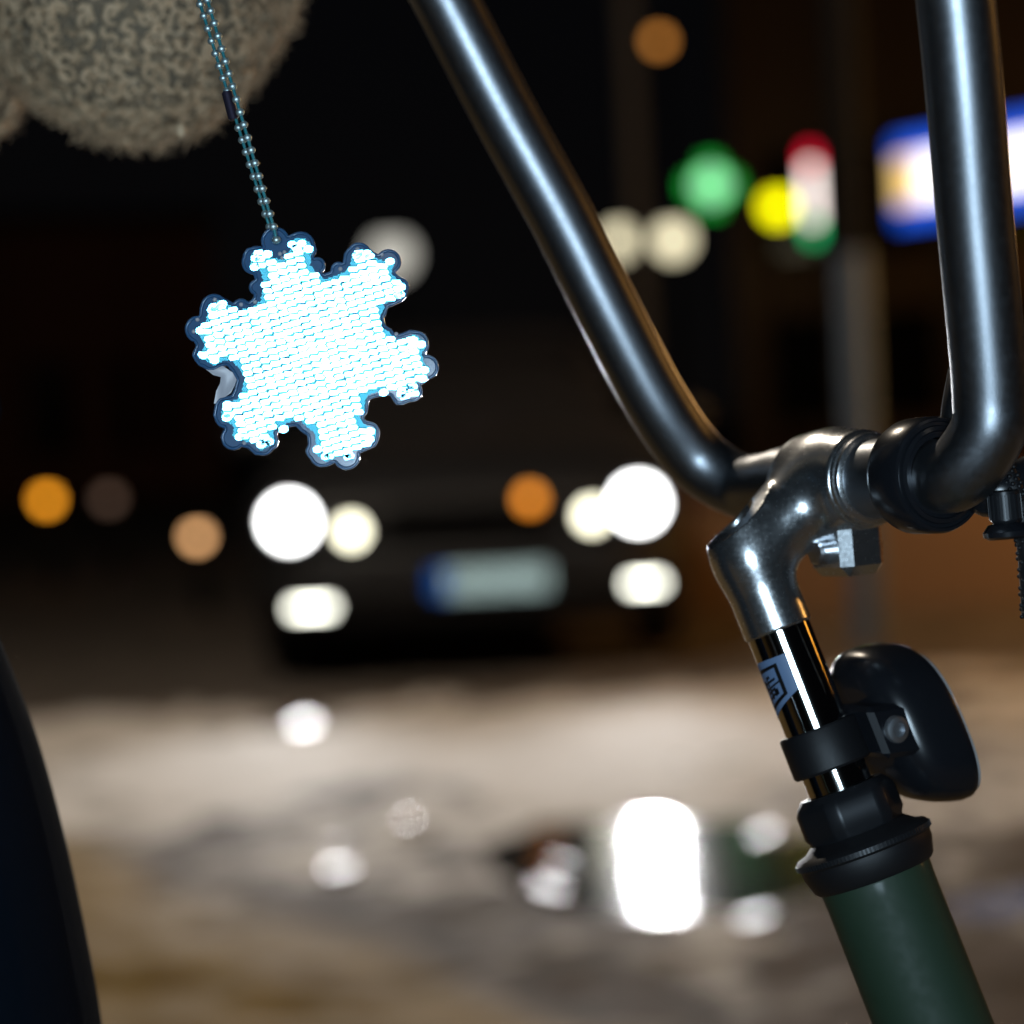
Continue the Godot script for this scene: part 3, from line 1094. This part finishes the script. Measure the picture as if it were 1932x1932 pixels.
	lathe(b, h0 + down * 0.0142, down, [Vector2(0.0155, 0.0), Vector2(0.0185, 0.0022), Vector2(0.0212, 0.0030), Vector2(0.0222, 0.0042), Vector2(0.0222, 0.0058), Vector2(0.0214, 0.0066), Vector2(0.0214, 0.0072), Vector2(0.0214, 0.0086), Vector2(0.0198, 0.0140), Vector2(0.0188, 0.0150), Vector2(0.017, 0.0150)], 72)
	commit(b, "headset_cup", M.rubber, o)
	b = MB.new()
	for k in 110:                                       # knurled rim of the cup
		var th := TAU * k / 110
		var f := frame_of(down)
		var rd := f.x * cos(th) + f.z * sin(th)
		box(b, h0 + down * (0.0142 + 0.005) + rd * 0.0222, Basis(rd, down, rd.cross(down)), Vector3(0.00025, 0.0008, 0.0003), 0.0)
	commit(b, "knurling", M.black_alloy, o)
	b = MB.new()
	var ht := h0 + down * 0.0288
	lathe(b, ht, down, [Vector2(0.0170, 0), Vector2(0.0178, 0.0004), Vector2(0.0180, 0.0012), Vector2(0.0178, 0.006), Vector2(0.0178, 0.125), Vector2(0.0185, 0.13), Vector2(0.016, 0.13)], 48)
	commit(b, "head_tube", M.green_paint, o)
	# ---- reflector bracket on the quill
	var rm := quill_r + down * 0.0395
	b = MB.new()
	lathe(b, quill_r + down * 0.0325, down, [Vector2(qr, 0), Vector2(0.0122, 0.0), Vector2(0.0128, 0.0008), Vector2(0.0128, 0.0130), Vector2(0.0122, 0.0138), Vector2(qr, 0.0138)], 40)
	commit(b, "bracket_band", M.rubber, o)
	b = MB.new()
	var bb := Basis(fwd, uax, bax)
	box(b, rm + fwd * 0.0215 + uax * 0.0050 + bax * 0.009, bb, Vector3(0.0122, 0.0086, 0.0090), 0.0018)
	commit(b, "bracket_block", M.black_plastic, o)
	b = MB.new()
	lathe(b, rm + fwd * 0.0165 + uax * 0.0055 + bax * 0.0178, bax, [Vector2(0.0045, 0), Vector2(0.0045, 0.0010), Vector2(0.0040, 0.0018), Vector2(0.0028, 0.0022), Vector2(0.0022, 0.0022), Vector2(0.0020, 0.0012), Vector2(0.0, 0.0012)], 24)
	commit(b, "bolt", mat("dull_steel", lin(0.45, 0.47, 0.5), 0.45, 0.95), o)
	var refl := Node3D.new()
	refl.name = "front_reflector"
	o.add_child(refl, true)
	b = MB.new()
	var secs := []
	var sc := rm + fwd * 0.0295 + uax * 0.0045
	for s in [[-0.0112, 0.50], [-0.0106, 0.62], [-0.0096, 0.72], [-0.0080, 0.81], [-0.0058, 0.885], [-0.003, 0.94], [0.0005, 0.975], [0.005, 0.995], [0.009, 1.0], [0.0113, 0.985], [0.0118, 0.96]]:
		secs.append({"o": sc + fwd * s[0], "x": bax, "y": uax, "w": 0.0215 * s[1], "h": 0.0272 * s[1]})
	loft(b, secs, 64, 2.6)
	commit(b, "shell", M.black_plastic, refl)
	b = MB.new()
	secs = []
	for s in [[0.0119, 0.93], [0.0130, 0.93], [0.0136, 0.90]]:
		secs.append({"o": sc + fwd * s[0], "x": bax, "y": uax, "w": 0.0215 * s[1], "h": 0.0272 * s[1]})
	loft(b, secs, 48, 2.9)
	commit(b, "lens", mat("clear_lens", lin(0.5, 0.5, 0.5), 0.1), refl)
	# ---- shifter collar on the bar, its cable and barrel adjuster
	var col := Fb.lerp(Nb, 0.865)
	b = MB.new()
	lathe(b, col - bax * 0.010, bax, [Vector2(0.0112, 0), Vector2(0.0150, 0.0), Vector2(0.0168, 0.0015), Vector2(0.0178, 0.004), Vector2(0.0178, 0.0145), Vector2(0.0172, 0.0160), Vector2(0.0163, 0.0162), Vector2(0.0160, 0.0155), Vector2(0.0150, 0.0155), Vector2(0.0147, 0.0164), Vector2(0.0135, 0.0168), Vector2(0.0130, 0.0160), Vector2(0.0113, 0.0160)], 64)
	commit(b, "clamp_collar", M.black_plastic, o)
	b = MB.new()
	var cb := smooth_path([P(1815, 700, 0.66), P(1806, 745, 0.657), P(1800, 800, 0.655), P(1815, 860, 0.652)], 6)
	tube(b, cb, 0.0042, 12)
	commit(b, "cable_housing", M.rubber, o)
	b = MB.new()
	var arm := smooth_path([col + bax * 0.002 + fwd * 0.012, P(1885, 925, 0.645), P(1940, 905, 0.648), P(2010, 860, 0.65)], 6)
	tube(b, arm, [0.009, 0.009, 0.009, 0.009, 0.009, 0.009, 0.0085, 0.0085, 0.008, 0.008, 0.0075, 0.007, 0.007, 0.007, 0.006, 0.006, 0.006, 0.005, 0.005], 20)
	commit(b, "shifter_arm", M.black_plastic, o)
	var adj := Node3D.new()
	adj.name = "barrel_adjuster"
	o.add_child(adj, true)
	var a0 := P(1893, 925, 0.633)
	var ad := (P(1900, 1000, 0.633) - a0).normalized()
	b = MB.new()
	var pr := []
	lathe(b, a0, ad, [Vector2(0.0030, 0.0), Vector2(0.0042, 0.0005), Vector2(0.0044, 0.009), Vector2(0.0038, 0.0098)], 32)
	for k in 18:
		var th := TAU * k / 18
		var f := frame_of(ad)
		var rd := f.x * cos(th) + f.z * sin(th)
		box(b, a0 + ad * 0.005 + rd * 0.0044, Basis(rd, ad, rd.cross(ad)), Vector3(0.0005, 0.0036, 0.00035), 0.0)
	commit(b, "knurled_barrel", M.black_alloy, adj)
	b = MB.new()
	lathe(b, a0 + ad * 0.0095, ad, [Vector2(0.0035, 0.0), Vector2(0.0055, 0.0006), Vector2(0.0072, 0.0028), Vector2(0.0070, 0.0042), Vector2(0.0055, 0.0050), Vector2(0.0, 0.0052)], 32)
	commit(b, "flange", M.black_plastic, adj)
	b = MB.new()
	var br := smooth_path([P(1880, 850, 0.645), P(1905, 905, 0.640), P(1925, 960, 0.638), P(1938, 1040, 0.640), P(1946, 1160, 0.65)], 8)
	tube(b, br, 0.0030, 12)
	for k in br.size():                                 # braid of the cable
		for s in 6:
			var th := TAU * s / 6 + k * 0.5
			var t: Vector3 = (br[mini(k + 1, br.size() - 1)] - br[maxi(k - 1, 0)]).normalized()
			var f := frame_of(t)
			ball(b, br[k] + (f.x * cos(th) + f.z * sin(th)) * 0.0029, 0.0008, 6, 4)
	commit(b, "braided_cable", M.rubber, o)
	# ---- rest of the bicycle, below and left of the frame
	var hb := ht + down * 0.13
	b = MB.new()
	for s in [-1.0, 1.0]:
		tube(b, smooth_path([hb + down * 0.01, hb + down * 0.03 + ah * s * 0.05, hb + down * 0.15 + ah * s * 0.055, axle + ah * s * 0.05], 5), 0.012, 12)
	commit(b, "fork", M.green_paint, o)
	bike_wheel(o, "front_wheel", axle, wr, lat)
	var rear := axle - fwd * 1.05
	bike_wheel(o, "rear_wheel", rear, wr, lat)
	var bbk := rear + fwd * 0.43 - Vector3(0, 0.06, 0)
	var seat := bbk + Vector3(0, 0.50, 0) - fwd * 0.17
	b = MB.new()
	tube(b, smooth_path([ht + down * 0.112, ht + down * 0.16 - fwd * 0.2, bbk + fwd * 0.12 + Vector3(0, 0.05, 0), bbk], 5), 0.019, 14)
	tube(b, [bbk, seat], 0.0145, 14)
	for s in [-1.0, 1.0]:
		tube(b, [bbk + ah * s * 0.03, rear + ah * s * 0.06], 0.009, 10)
		tube(b, [bbk.lerp(seat, 0.75) + ah * s * 0.02, rear + ah * s * 0.06], 0.007, 10)
	commit(b, "frame", M.green_paint, o)
	b = MB.new()
	tube(b, [seat, seat + (seat - bbk).normalized() * 0.06], 0.0127, 12)
	commit(b, "seat_post", M.steel, o)
	b = MB.new()
	ball(b, seat + (seat - bbk).normalized() * 0.075, Vector3(0.13, 0.03, 0.085), 20, 12, Basis(fwd, Vector3.UP, ah))
	commit(b, "saddle", M.saddle, o)
	b = MB.new()
	lathe(b, bbk + ah * 0.03, ah, [Vector2(0.085, 0), Vector2(0.085, 0.003), Vector2(0.07, 0.003), Vector2(0.07, 0)], 40)
	for s in [-1.0, 1.0]:
		var e: Vector3 = bbk + ah * s * 0.06 + (fwd * 0.9 - Vector3.UP * 0.43).normalized() * 0.16 * s
		tube(b, [bbk + ah * s * 0.06, e], 0.01, 10)
		box(b, e + ah * s * 0.05, Basis(fwd, Vector3.UP, ah), Vector3(0.035, 0.012, 0.045), 0.004)
	tube(b, [bbk - ah * 0.06, bbk + ah * 0.06], 0.012, 10)
	commit(b, "crankset", M.steel, o)

func bike_wheel(o: Node3D, called: String, c: Vector3, r: float, ax: Vector3) -> void:
	var w := Node3D.new()
	w.name = called
	o.add_child(w, true)
	var f := frame_of(ax)
	var ring := func(rr: float, tr: float, n: String, m: Material):
		var b := MB.new()
		var pts := []
		for k in 49:
			var th := TAU * k / 48
			pts.append(c + (f.x * cos(th) + f.z * sin(th)) * rr)
		tube(b, pts, tr, 10, false)
		commit(b, n, m, w)
	ring.call(r, 0.018, "tyre", M.tyre)
	ring.call(r - 0.022, 0.010, "rim", M.steel)
	var b := MB.new()
	tube(b, [c - ax * 0.05, c + ax * 0.05], 0.018, 12)
	commit(b, "hub", M.steel, w)
	for k in 28:
		b = MB.new()
		var th := TAU * k / 28
		tube(b, [c + ax * (0.03 if k & 1 else -0.03) + (f.x * cos(th + 0.5) + f.z * sin(th + 0.5)) * 0.018, c + (f.x * cos(th) + f.z * sin(th)) * (r - 0.025)], 0.001, 5, false)
		commit(b, "spoke", M.steel, w)

func build_sticker(o: Node3D, down: Vector3, qr: float) -> void:
	var img := Image.create(128, 128, false, Image.FORMAT_RGB8)
	var pale := Color(0.42, 0.52, 0.66)
	var blk := Color(0.03, 0.035, 0.045)
	img.fill(pale)
	img.fill_rect(Rect2i(0, 18, 102, 9), blk)
	img.fill_rect(Rect2i(94, 18, 9, 96), blk)
	img.fill_rect(Rect2i(0, 104, 102, 10), blk)
	for r in [[58, 40, 14, 7], [58, 40, 5, 28], [68, 52, 18, 6], [40, 46, 12, 22], [46, 52, 30, 5], [36, 66, 58, 5], [44, 74, 34, 6], [58, 72, 7, 24], [40, 86, 40, 6], [34, 92, 12, 6], [72, 80, 12, 16], [20, 44, 10, 20], [18, 74, 14, 18]]:
		img.fill_rect(Rect2i(r[0], r[1], r[2], r[3]), blk)
	var m := StandardMaterial3D.new()
	m.resource_name = "sticker_print"
	m.albedo_texture = ImageTexture.create_from_image(img)
	m.roughness = 0.5
	var b := MB.new()
	b.use_uv = true
	var tc := (CT.origin - quill_r)
	tc = (tc - down * tc.dot(down)).normalized()        # towards the camera
	var lf := tc.cross(down)
	if lf.x > 0: lf = -lf
	var n := 16
	for i in n + 1:
		var t := float(i) / n
		var th := lerpf(deg_to_rad(112), deg_to_rad(5), t)
		var rd := tc * cos(th) + lf * sin(th)
		# upper edge level, lower edge slanting: a corner cut off
		var y0 := 0.0072
		var y1 := lerpf(0.0262, 0.0190, clampf((t - 0.2) / 0.8, 0, 1))
		var r2 := qr + 0.0001
		b.vert(quill_r + down * y0 + rd * r2, rd, Color.WHITE, Vector2(t, 0))
		b.vert(quill_r + down * y1 + rd * r2, rd, Color.WHITE, Vector2(t, 1))
		if i > 0:
			b.quad(2 * i - 2, 2 * i - 1, 2 * i + 1, 2 * i)
	var st := commit(b, "printed_sticker", m, o)
	st.set_meta("label", "pale blue sticker with black border and unreadable black marks")

# ------------------------------------------------------------------ coat with fleece cuff
func build_coat() -> void:
	var d := 0.70
	var base := P(-330, 2300, d)
	var o := thing("coat", "dark navy cloth coat with fluffy grey-brown fleece cuff at left edge", "coat", Vector3(base.x, 0.45, base.z))
	# body: the right outline runs from the left edge of the view down to the lower left
	var b := MB.new()
	var secs := []
	var X := CT.basis.x
	var Z := CT.basis.z
	var outline := []
	for s in [[-150, 700, 0.06], [-60, 1080, 0.095], [2, 1250, 0.115], [62, 1420, 0.135], [112, 1610, 0.15], [150, 1790, 0.16], [180, 1960, 0.165], [215, 2250, 0.17], [235, 2600, 0.175], [245, 3300, 0.18], [245, 4000, 0.18]]:
		outline.append(Vector3(s[0], s[1], s[2] * 1000.0))
	for v in smooth_path(outline, 6):                       # smooth outline between those
		var e := P(v.x, v.y, d)
		var s := [v.x, v.y, v.z / 1000.0]
		secs.append({"o": e - X * s[2], "x": X, "y": Z, "w": s[2], "h": s[2] * 0.7})
	loft(b, secs, 56, 2.2)
	commit(b, "body", M.navy_cloth, o)
	b = MB.new()                                        # stitched seam
	var prev := Vector3.ZERO
	for k in 40:
		var t := k / 39.0
		var th := deg_to_rad(58)
		var y := lerpf(1700, 2100, t)
		var ex := lerpf(131, 196, t)
		var w := lerpf(0.155, 0.168, t)
		var e := P(ex, y, d) - X * w + X * w * pow(cos(th), 2.0 / 2.2) + Z * w * 0.7 * pow(sin(th), 2.0 / 2.2)
		ball(b, e, Vector3(0.0006, 0.0016, 0.0006), 6, 4)
	commit(b, "seam", mat("thread", lin(0.05, 0.06, 0.08), 0.8), o)
	b = MB.new()
	var sh := P(-700, 300, 0.78)
	tube(b, smooth_path([P(-260, 900, 0.72), sh, P(-640, -350, 0.84), P(-200, -620, 0.88), P(120, -480, 0.86), P(235, -260, 0.83)], 6), 0.055, 24)
	commit(b, "sleeve", M.navy_cloth, o)
	# fleece: lumps with curls of wool
	var lumps := [[P(255, -15, 0.80), Vector3(0.050, 0.053, 0.045)], [P(400, -60, 0.815), Vector3(0.030, 0.040, 0.035)], [P(120, -10, 0.81), Vector3(0.026, 0.040, 0.03)], [P(-45, 60, 0.84), Vector3(0.020, 0.038, 0.03)]]
	b = MB.new()
	var hairs := MB.new()
	var dark := MB.new()
	var f := CT.basis
	for l in lumps:
		ball(b, l[0], l[1], 28, 20, f)
	var cuff := commit(b, "fleece_cuff", M.fleece, o)
	var nz := FastNoiseLite.new()
	nz.seed = 4
	nz.frequency = 28.0
	for li in lumps.size():
		var l: Array = lumps[li]
		for k in [3000, 1100, 900, 600][li]:
			var dir := Vector3(rng.randfn(), rng.randfn(), rng.randfn()).normalized()
			if dir.z < -0.45: continue
			var nn: Vector3 = (f * (dir / l[1])).normalized()
			var p: Vector3 = l[0] + f * (dir * l[1])
			var bump := nz.get_noise_3d(p.x * 2.0, p.y * 2.0, p.z * 2.0)
			p += nn * (0.0008 + 0.0060 * maxf(bump, -0.1))
			var t := nn.cross(Vector3(rng.randfn(), rng.randfn(), rng.randfn())).normalized()
			var s := nn.cross(t)
			var rr := rng.randf_range(0.0010, 0.0034)
			var pts := []
			var a0 := rng.randf() * TAU
			var lift := rng.randf_range(0.0006, 0.0018)
			for q in 6:
				var th := a0 + q * 0.9
				pts.append(p + t * cos(th) * rr + s * sin(th) * rr + nn * (lift * q * 0.35 + 0.0002))
			tube(hairs if rng.randf() < 0.6 else dark, pts, [0.0005, 0.0009, 0.0011, 0.0010, 0.0008, 0.0003], 5, false)
		for k in [2600, 900, 800, 500][li]:             # loose outer hairs
			var dir := Vector3(rng.randfn(), rng.randfn(), rng.randfn() * 0.5).normalized()
			var p: Vector3 = l[0] + f * (dir * l[1])
			var nn: Vector3 = (f * (dir / l[1])).normalized()
			var t := nn.cross(Vector3(rng.randfn(), rng.randfn(), rng.randfn())).normalized()
			var ln := rng.randf_range(0.003, 0.0095)
			tube(hairs, [p, p + nn * ln * 0.6 + t * ln * 0.3, p + nn * ln + t * ln * 0.8], [0.00022, 0.00018, 0.00008], 4, false)
	var hs := commit(hairs, "wool_curls", M.fleece_curl, cuff)
	hs.set_meta("kind", "stuff")
	hs = commit(dark, "dark_wool_curls", mat("fleece_dark_curl", lin(0.32, 0.235, 0.15), 0.6), cuff)
	hs.set_meta("kind", "stuff")
	b = MB.new()
	var tf := P(341, 246, 0.74)
	ball(b, tf, Vector3(0.0020, 0.0028, 0.0018), 12, 8, f)
	tube(b, [tf + f.y * 0.002, tf + f.y * 0.011 - f.z * 0.02, P(315, 180, 0.80)], 0.00012, 5, false)
	commit(b, "loose_tuft", M.fleece_curl, o)

# ------------------------------------------------------------------ bead chain
func build_chain() -> void:
	var d := 0.64
	var near := [P(523, 460, d - 0.0045), P(518, 435, d - 0.005), P(394, 9, d - 0.004), P(330, -205, d + 0.02), P(255, -270, d + 0.10)]
	var far := [P(523, 462, d + 0.004), P(506, 420, d + 0.0015), P(458, 267, d + 0.004), P(436, 195, d + 0.006), P(380, 15, d + 0.006), P(318, -200, d + 0.03), P(250, -275, d + 0.105)]
	var top := P(250, -275, d + 0.1)
	var o := thing("bead_chain", "doubled ball chain of small turquoise metal beads holding the snowflake", "chain", near[2])
	var bead := MB.new()
	var strands := [near, far]
	for si in 2:
		var pth: Array = strands[si]
		var link := MB.new()
		tube(link, pth, 0.00050, 10)
		commit(link, "wire_link", M.teal_link, o)
		var step := 24.8 / F * d
		var acc := 0.3 * step if si == 0 else 0.55 * step
		for i in pth.size() - 1:
			var L: float = pth[i].distance_to(pth[i + 1])
			while acc < L:
				var p: Vector3 = pth[i].lerp(pth[i + 1], acc / L)
				var b := MB.new()
				var ax: Vector3 = (pth[i + 1] - pth[i]).normalized()
				ball(b, p, Vector3(0.00132, 0.00118, 0.00132), 16, 12, frame_of(ax))
				commit(b, "bead", M.bead, o)
				acc += step * rng.randf_range(0.97, 1.03)
			acc -= L
	var c0: Vector3 = P(427, 172, d + 0.006)
	var c1: Vector3 = P(441, 226, d + 0.005)
	var b := MB.new()
	tube(b, [c0, c0.lerp(c1, 0.06), c0.lerp(c1, 0.94), c1], [0.0010, 0.0016, 0.0016, 0.0010], 18)
	var cl := commit(b, "clasp", mat("clasp_metal", lin(0.10, 0.085, 0.14), 0.35, 0.8), o)
	cl.set_meta("label", "dull purple-grey tube clasp closing the chain")

# ------------------------------------------------------------------ snowflake
func build_snowflake() -> void:
	var d := 0.64
	var cells_px := [590,345, 640,330, 680,345, 720,375, 780,385, 815,345, 850,320, 840,285, 880,245, 930,250, 985,310, 965,350, 960,420, 1000,470, 1060,515, 1110,500, 1190,465, 1230,420, 1240,345, 1320,320, 1370,365, 1440,400, 1490,370, 1500,420, 1480,470, 1530,520, 1580,545, 1560,610, 1510,635, 1430,665, 1440,710, 1400,740, 1425,780, 1420,820, 1480,860, 1520,910, 1590,890, 1640,870, 1710,930, 1680,980, 1690,1040, 1730,1090, 1700,1140, 1650,1160, 1650,1240, 1560,1280, 1520,1215, 1430,1220, 1330,1250, 1315,1310, 1310,1360, 1270,1380, 1310,1450, 1385,1480, 1380,1550, 1290,1590, 1230,1610, 1240,1670, 1190,1660, 1150,1640, 1070,1680, 990,1620, 1010,1580, 1000,1490, 950,1460, 905,1410, 840,1420, 760,1450, 720,1490, 740,1560, 650,1605, 600,1560, 540,1545, 470,1520, 480,1460, 395,1390, 410,1310, 500,1290, 530,1230, 550,1150, 510,1080, 460,1020, 400,1030, 340,1060, 260,1000, 290,930, 230,830, 300,790, 310,690, 380,650, 440,680, 500,715, 600,690, 650,650, 670,560, 665,500, 650,450, 585,420]
	# outline in millimetres about the snowflake's centre, y up
	var mm := 1.0 / (2.576 * 1.325) / F * d * 1000.0
	var cx := 985.0
	var cy := 975.0
	var inner := PackedVector2Array()
	for i in range(0, cells_px.size(), 2):
		inner.append(Vector2((cells_px[i] - cx) * mm, -(cells_px[i + 1] - cy) * mm))
	var cpx := (400 + cx / 2.576) / 1.325
	var cpy := (500 + cy / 2.576) / 1.325
	var c := P(cpx, cpy, d)
	var o := thing("snowflake_reflector", "six-armed white snowflake safety reflector hanging on the bead chain", "reflector", c)
	var f := CT.basis
	var at := func(q: Vector2, z: float) -> Vector3: return c + f.x * q.x * 0.001 + f.y * q.y * 0.001 + f.z * z * 0.001
	# rim: grown outline with rounded lobes, plus the eyelet
	var rim: PackedVector2Array = Geometry2D.offset_polygon(inner, 2.4, Geometry2D.JOIN_ROUND)[0]
	rim = Geometry2D.offset_polygon(rim, -0.5, Geometry2D.JOIN_ROUND)[0]
	var shift := Vector2(-0.75, -0.1)
	for i in rim.size(): rim[i] += shift
	for e in [[740, 262, 92], [600, 400, 78], [905, 290, 90], [345, 690, 88], [245, 830, 88], [290, 1010, 70], [1280, 350, 80], [1470, 395, 82], [1640, 930, 92], [1715, 1075, 80], [1620, 1230, 70], [1340, 1500, 75], [1200, 1650, 88], [1040, 1640, 80], [470, 1530, 80], [660, 1570, 76], [420, 1400, 70], [1010, 420, 55], [1150, 450, 55], [620, 560, 50], [520, 690, 58]]:
		var circ := PackedVector2Array()
		for k in 24:
			circ.append(Vector2((e[0] - cx) * mm + e[2] * mm * cos(TAU * k / 24), -(e[1] - cy) * mm + e[2] * mm * sin(TAU * k / 24)))
		var u := Geometry2D.merge_polygons(rim, circ)
		if u.size(): rim = u[0]
	# plate faces
	var tri := Geometry2D.triangulate_polygon(rim)
	var b := MB.new()
	for s in [-2.2, -0.9]:
		var k0 := b.v.size()
		for q in rim: b.vert(at.call(q, s), f.z * (1.0 if s > -1.5 else -1.0))
		for i in range(0, tri.size(), 3): b.tri(k0 + tri[i], k0 + tri[i + 1], k0 + tri[i + 2])
	var n := rim.size()
	for i in n:
		var q0 := rim[i]
		var q1 := rim[(i + 1) % n]
		var e := (q1 - q0).normalized()
		var nn: Vector3 = f.x * e.y - f.y * e.x
		if not Geometry2D.is_polygon_clockwise(rim): nn = nn
		else: nn = -nn
		var a := [b.vert(at.call(q0, -2.2), nn), b.vert(at.call(q1, -2.2), nn), b.vert(at.call(q1, -0.9), nn), b.vert(at.call(q0, -0.9), nn)]
		b.quad(a[0], a[1], a[2], a[3])
	commit(b, "clear_plate", M.clear_rim, o)
	# raised bead along the edge
	b = MB.new()
	var loop := []
	var edge: PackedVector2Array = Geometry2D.offset_polygon(rim, -0.55, Geometry2D.JOIN_ROUND)[0]
	for q in edge: loop.append(at.call(q, -0.85))
	loop.append(loop[0]); loop.append(loop[1])
	tube(b, loop, 0.00050, 8, false)
	commit(b, "edge_bead", M.clear_rim, o)
	# back sheet under the prisms
	var back: PackedVector2Array = Geometry2D.offset_polygon(inner, 0.25, Geometry2D.JOIN_ROUND)[0]
	tri = Geometry2D.triangulate_polygon(back)
	b = MB.new()
	for q in back: b.vert(at.call(q, -0.88), f.z)
	for i in range(0, tri.size(), 3): b.tri(tri[i], tri[i + 1], tri[i + 2])
	commit(b, "blue_backing", M.blue_back, o)
	# fine tinted prism sheet that fills the gaps between the cells
	b = MB.new()
	var fa := 0.40
	var fr := fa * sqrt(2.0 / 3.0)
	for j in range(-90, 91):
		for i in range(-90, 91):
			var q := Vector2((i + (0.5 if posmod(j, 2) else 0.0)) * fr * sqrt(3.0), j * fr * 1.5)
			if Geometry2D.is_point_in_polygon(q, back):
				cubes(b, at.call(q, -0.84), f.x, f.y, f.z, fa * 0.001)
	commit(b, "prism_sheet", M.tinted_prism, o)
	# prism cells: each an oval cluster of small cube corners
	var cell := MB.new()
	var a := 0.00026
	var R := a * sqrt(2.0 / 3.0)
	var sx := R * sqrt(3.0)
	var fat := MB.new()
	for j in range(-10, 11):
		for i in range(-10, 11):
			var p := Vector2((i + (0.5 if posmod(j, 2) else 0.0)) * sx, j * R * 1.5)
			if Vector2(p.x / 0.00164, p.y / 0.00088).length() <= 1.0:
				cubes(cell, Vector3(p.x, p.y, 0), Vector3.RIGHT, Vector3.UP, Vector3.BACK, a)
			if Vector2(p.x / 0.00140, p.y / 0.00118).length() <= 1.0:
				cubes(fat, Vector3(p.x, p.y, 0), Vector3.RIGHT, Vector3.UP, Vector3.BACK, a)
	var keep := org
	org = Vector3.ZERO
	var tmp := Node3D.new()
	var cm := commit(cell, "cell", M.mirror_prism, tmp).mesh
	var fm := commit(fat, "cell", M.mirror_prism, tmp).mesh
	org = keep
	var va := Vector2(17.5, 5.9) / F * d * 1000.0
	var vb := Vector2(-3.0, 12.0) / F * d * 1000.0
	var shrunk: PackedVector2Array = Geometry2D.offset_polygon(inner, -0.05, Geometry2D.JOIN_ROUND)[0]
	var spots := []
	for i in range(-16, 17):
		for j in range(-26, 27):
			var q := va * i + vb * j
			var ends_in := Geometry2D.is_point_in_polygon(q, shrunk)
			if ends_in and (Geometry2D.is_point_in_polygon(q + Vector2(0.6, 0.2), inner) and Geometry2D.is_point_in_polygon(q - Vector2(0.6, 0.2), inner)):
				q += Vector2(rng.randf_range(-0.14, 0.14), rng.randf_range(-0.10, 0.10))
				spots.append([q, false])
	# round cells where the outline makes a lobe
	for e in [[615,375],[690,348],[850,285],[910,280],[955,315],[1270,355],[1330,345],[1480,395],[1550,560],[1535,610],[1630,905],[1680,930],[1700,1095],[1690,1150],[1610,1215],[1555,1250],[1440,1238],[1350,1490],[1350,1540],[1215,1640],[1065,1650],[1015,1605],[795,1475],[700,1555],[650,1575],[510,1525],[430,1400],[435,1320],[350,1030],[280,1000],[260,840],[345,690],[400,670],[610,430]]:
		spots.append([Vector2((e[0] - cx) * mm, -(e[1] - cy) * mm), true])
	var count := 0
	var rest := []
	for s in spots:
		var q: Vector2 = s[0]
		var tf := Transform3D(Basis(f.x, f.y, f.z), at.call(q, -0.35) - keep)
		tf.basis = tf.basis * Basis(Vector3.BACK, rng.randf_range(-0.06, 0.26)) * Basis(Vector3.RIGHT, rng.randf_range(-0.05, 0.05)) * Basis(Vector3.UP, rng.randf_range(-0.05, 0.05)).scaled(Vector3.ONE * rng.randf_range(0.90, 1.05))
		if count < 300 or s[1]:
			var mi := MeshInstance3D.new()
			mi.name = "prism_cell"
			mi.mesh = fm if s[1] else cm
			mi.transform = tf
			o.add_child(mi, true)
			count += 1
		else:
			rest.append(tf)
	if rest.size():
		var st := SurfaceTool.new()
		st.begin(Mesh.PRIMITIVE_TRIANGLES)
		for tf in rest: st.append_from(cm, 0, tf)
		var mi := MeshInstance3D.new()
		mi.name = "prism_cells"
		mi.mesh = st.commit()
		mi.mesh.surface_set_material(0, M.mirror_prism)
		mi.set_meta("kind", "stuff")
		o.add_child(mi, true)
	print("cells ", spots.size())
	# small moulded bubbles in the clear rim
	for e in [[735, 265], [770, 345], [800, 335], [785, 372], [520, 672], [350, 640], [238, 768], [215, 845], [1428, 350], [1520, 862], [540, 1565], [610, 655], [1270, 315], [1160, 442]]:
		b = MB.new()
		ball(b, at.call(Vector2((e[0] - cx) * mm, -(e[1] - cy) * mm), -0.85), 0.00065, 12, 8)
		commit(b, "moulded_bubble", M.film, o)
	# loose film showing between the lower left arms
	b = MB.new()
	var fl := [[295,1090],[400,1065],[450,1100],[500,1130],[480,1190],[455,1240],[400,1280],[370,1310],[345,1310],[360,1230],[385,1180],[390,1140],[340,1125]]
	var pg := PackedVector2Array()
	for e in fl: pg.append(Vector2((e[0] - cx) * mm, -(e[1] - cy) * mm))
	tri = Geometry2D.triangulate_polygon(pg)
	for s in [-0.70, -0.84]:
		var k0 := b.v.size()
		for q in pg: b.vert(at.call(q, s + 0.15 * sin(q.x * 1.5)), (f.z + f.x * 0.25 * cos(q.x * 1.5)).normalized())
		for i in range(0, tri.size(), 3): b.tri(k0 + tri[i], k0 + tri[i + 1], k0 + tri[i + 2])
	var fo := commit(b, "loose_film", M.film, o)
	fo.set_meta("label", "greyish white scrap of film by the lower left arm")
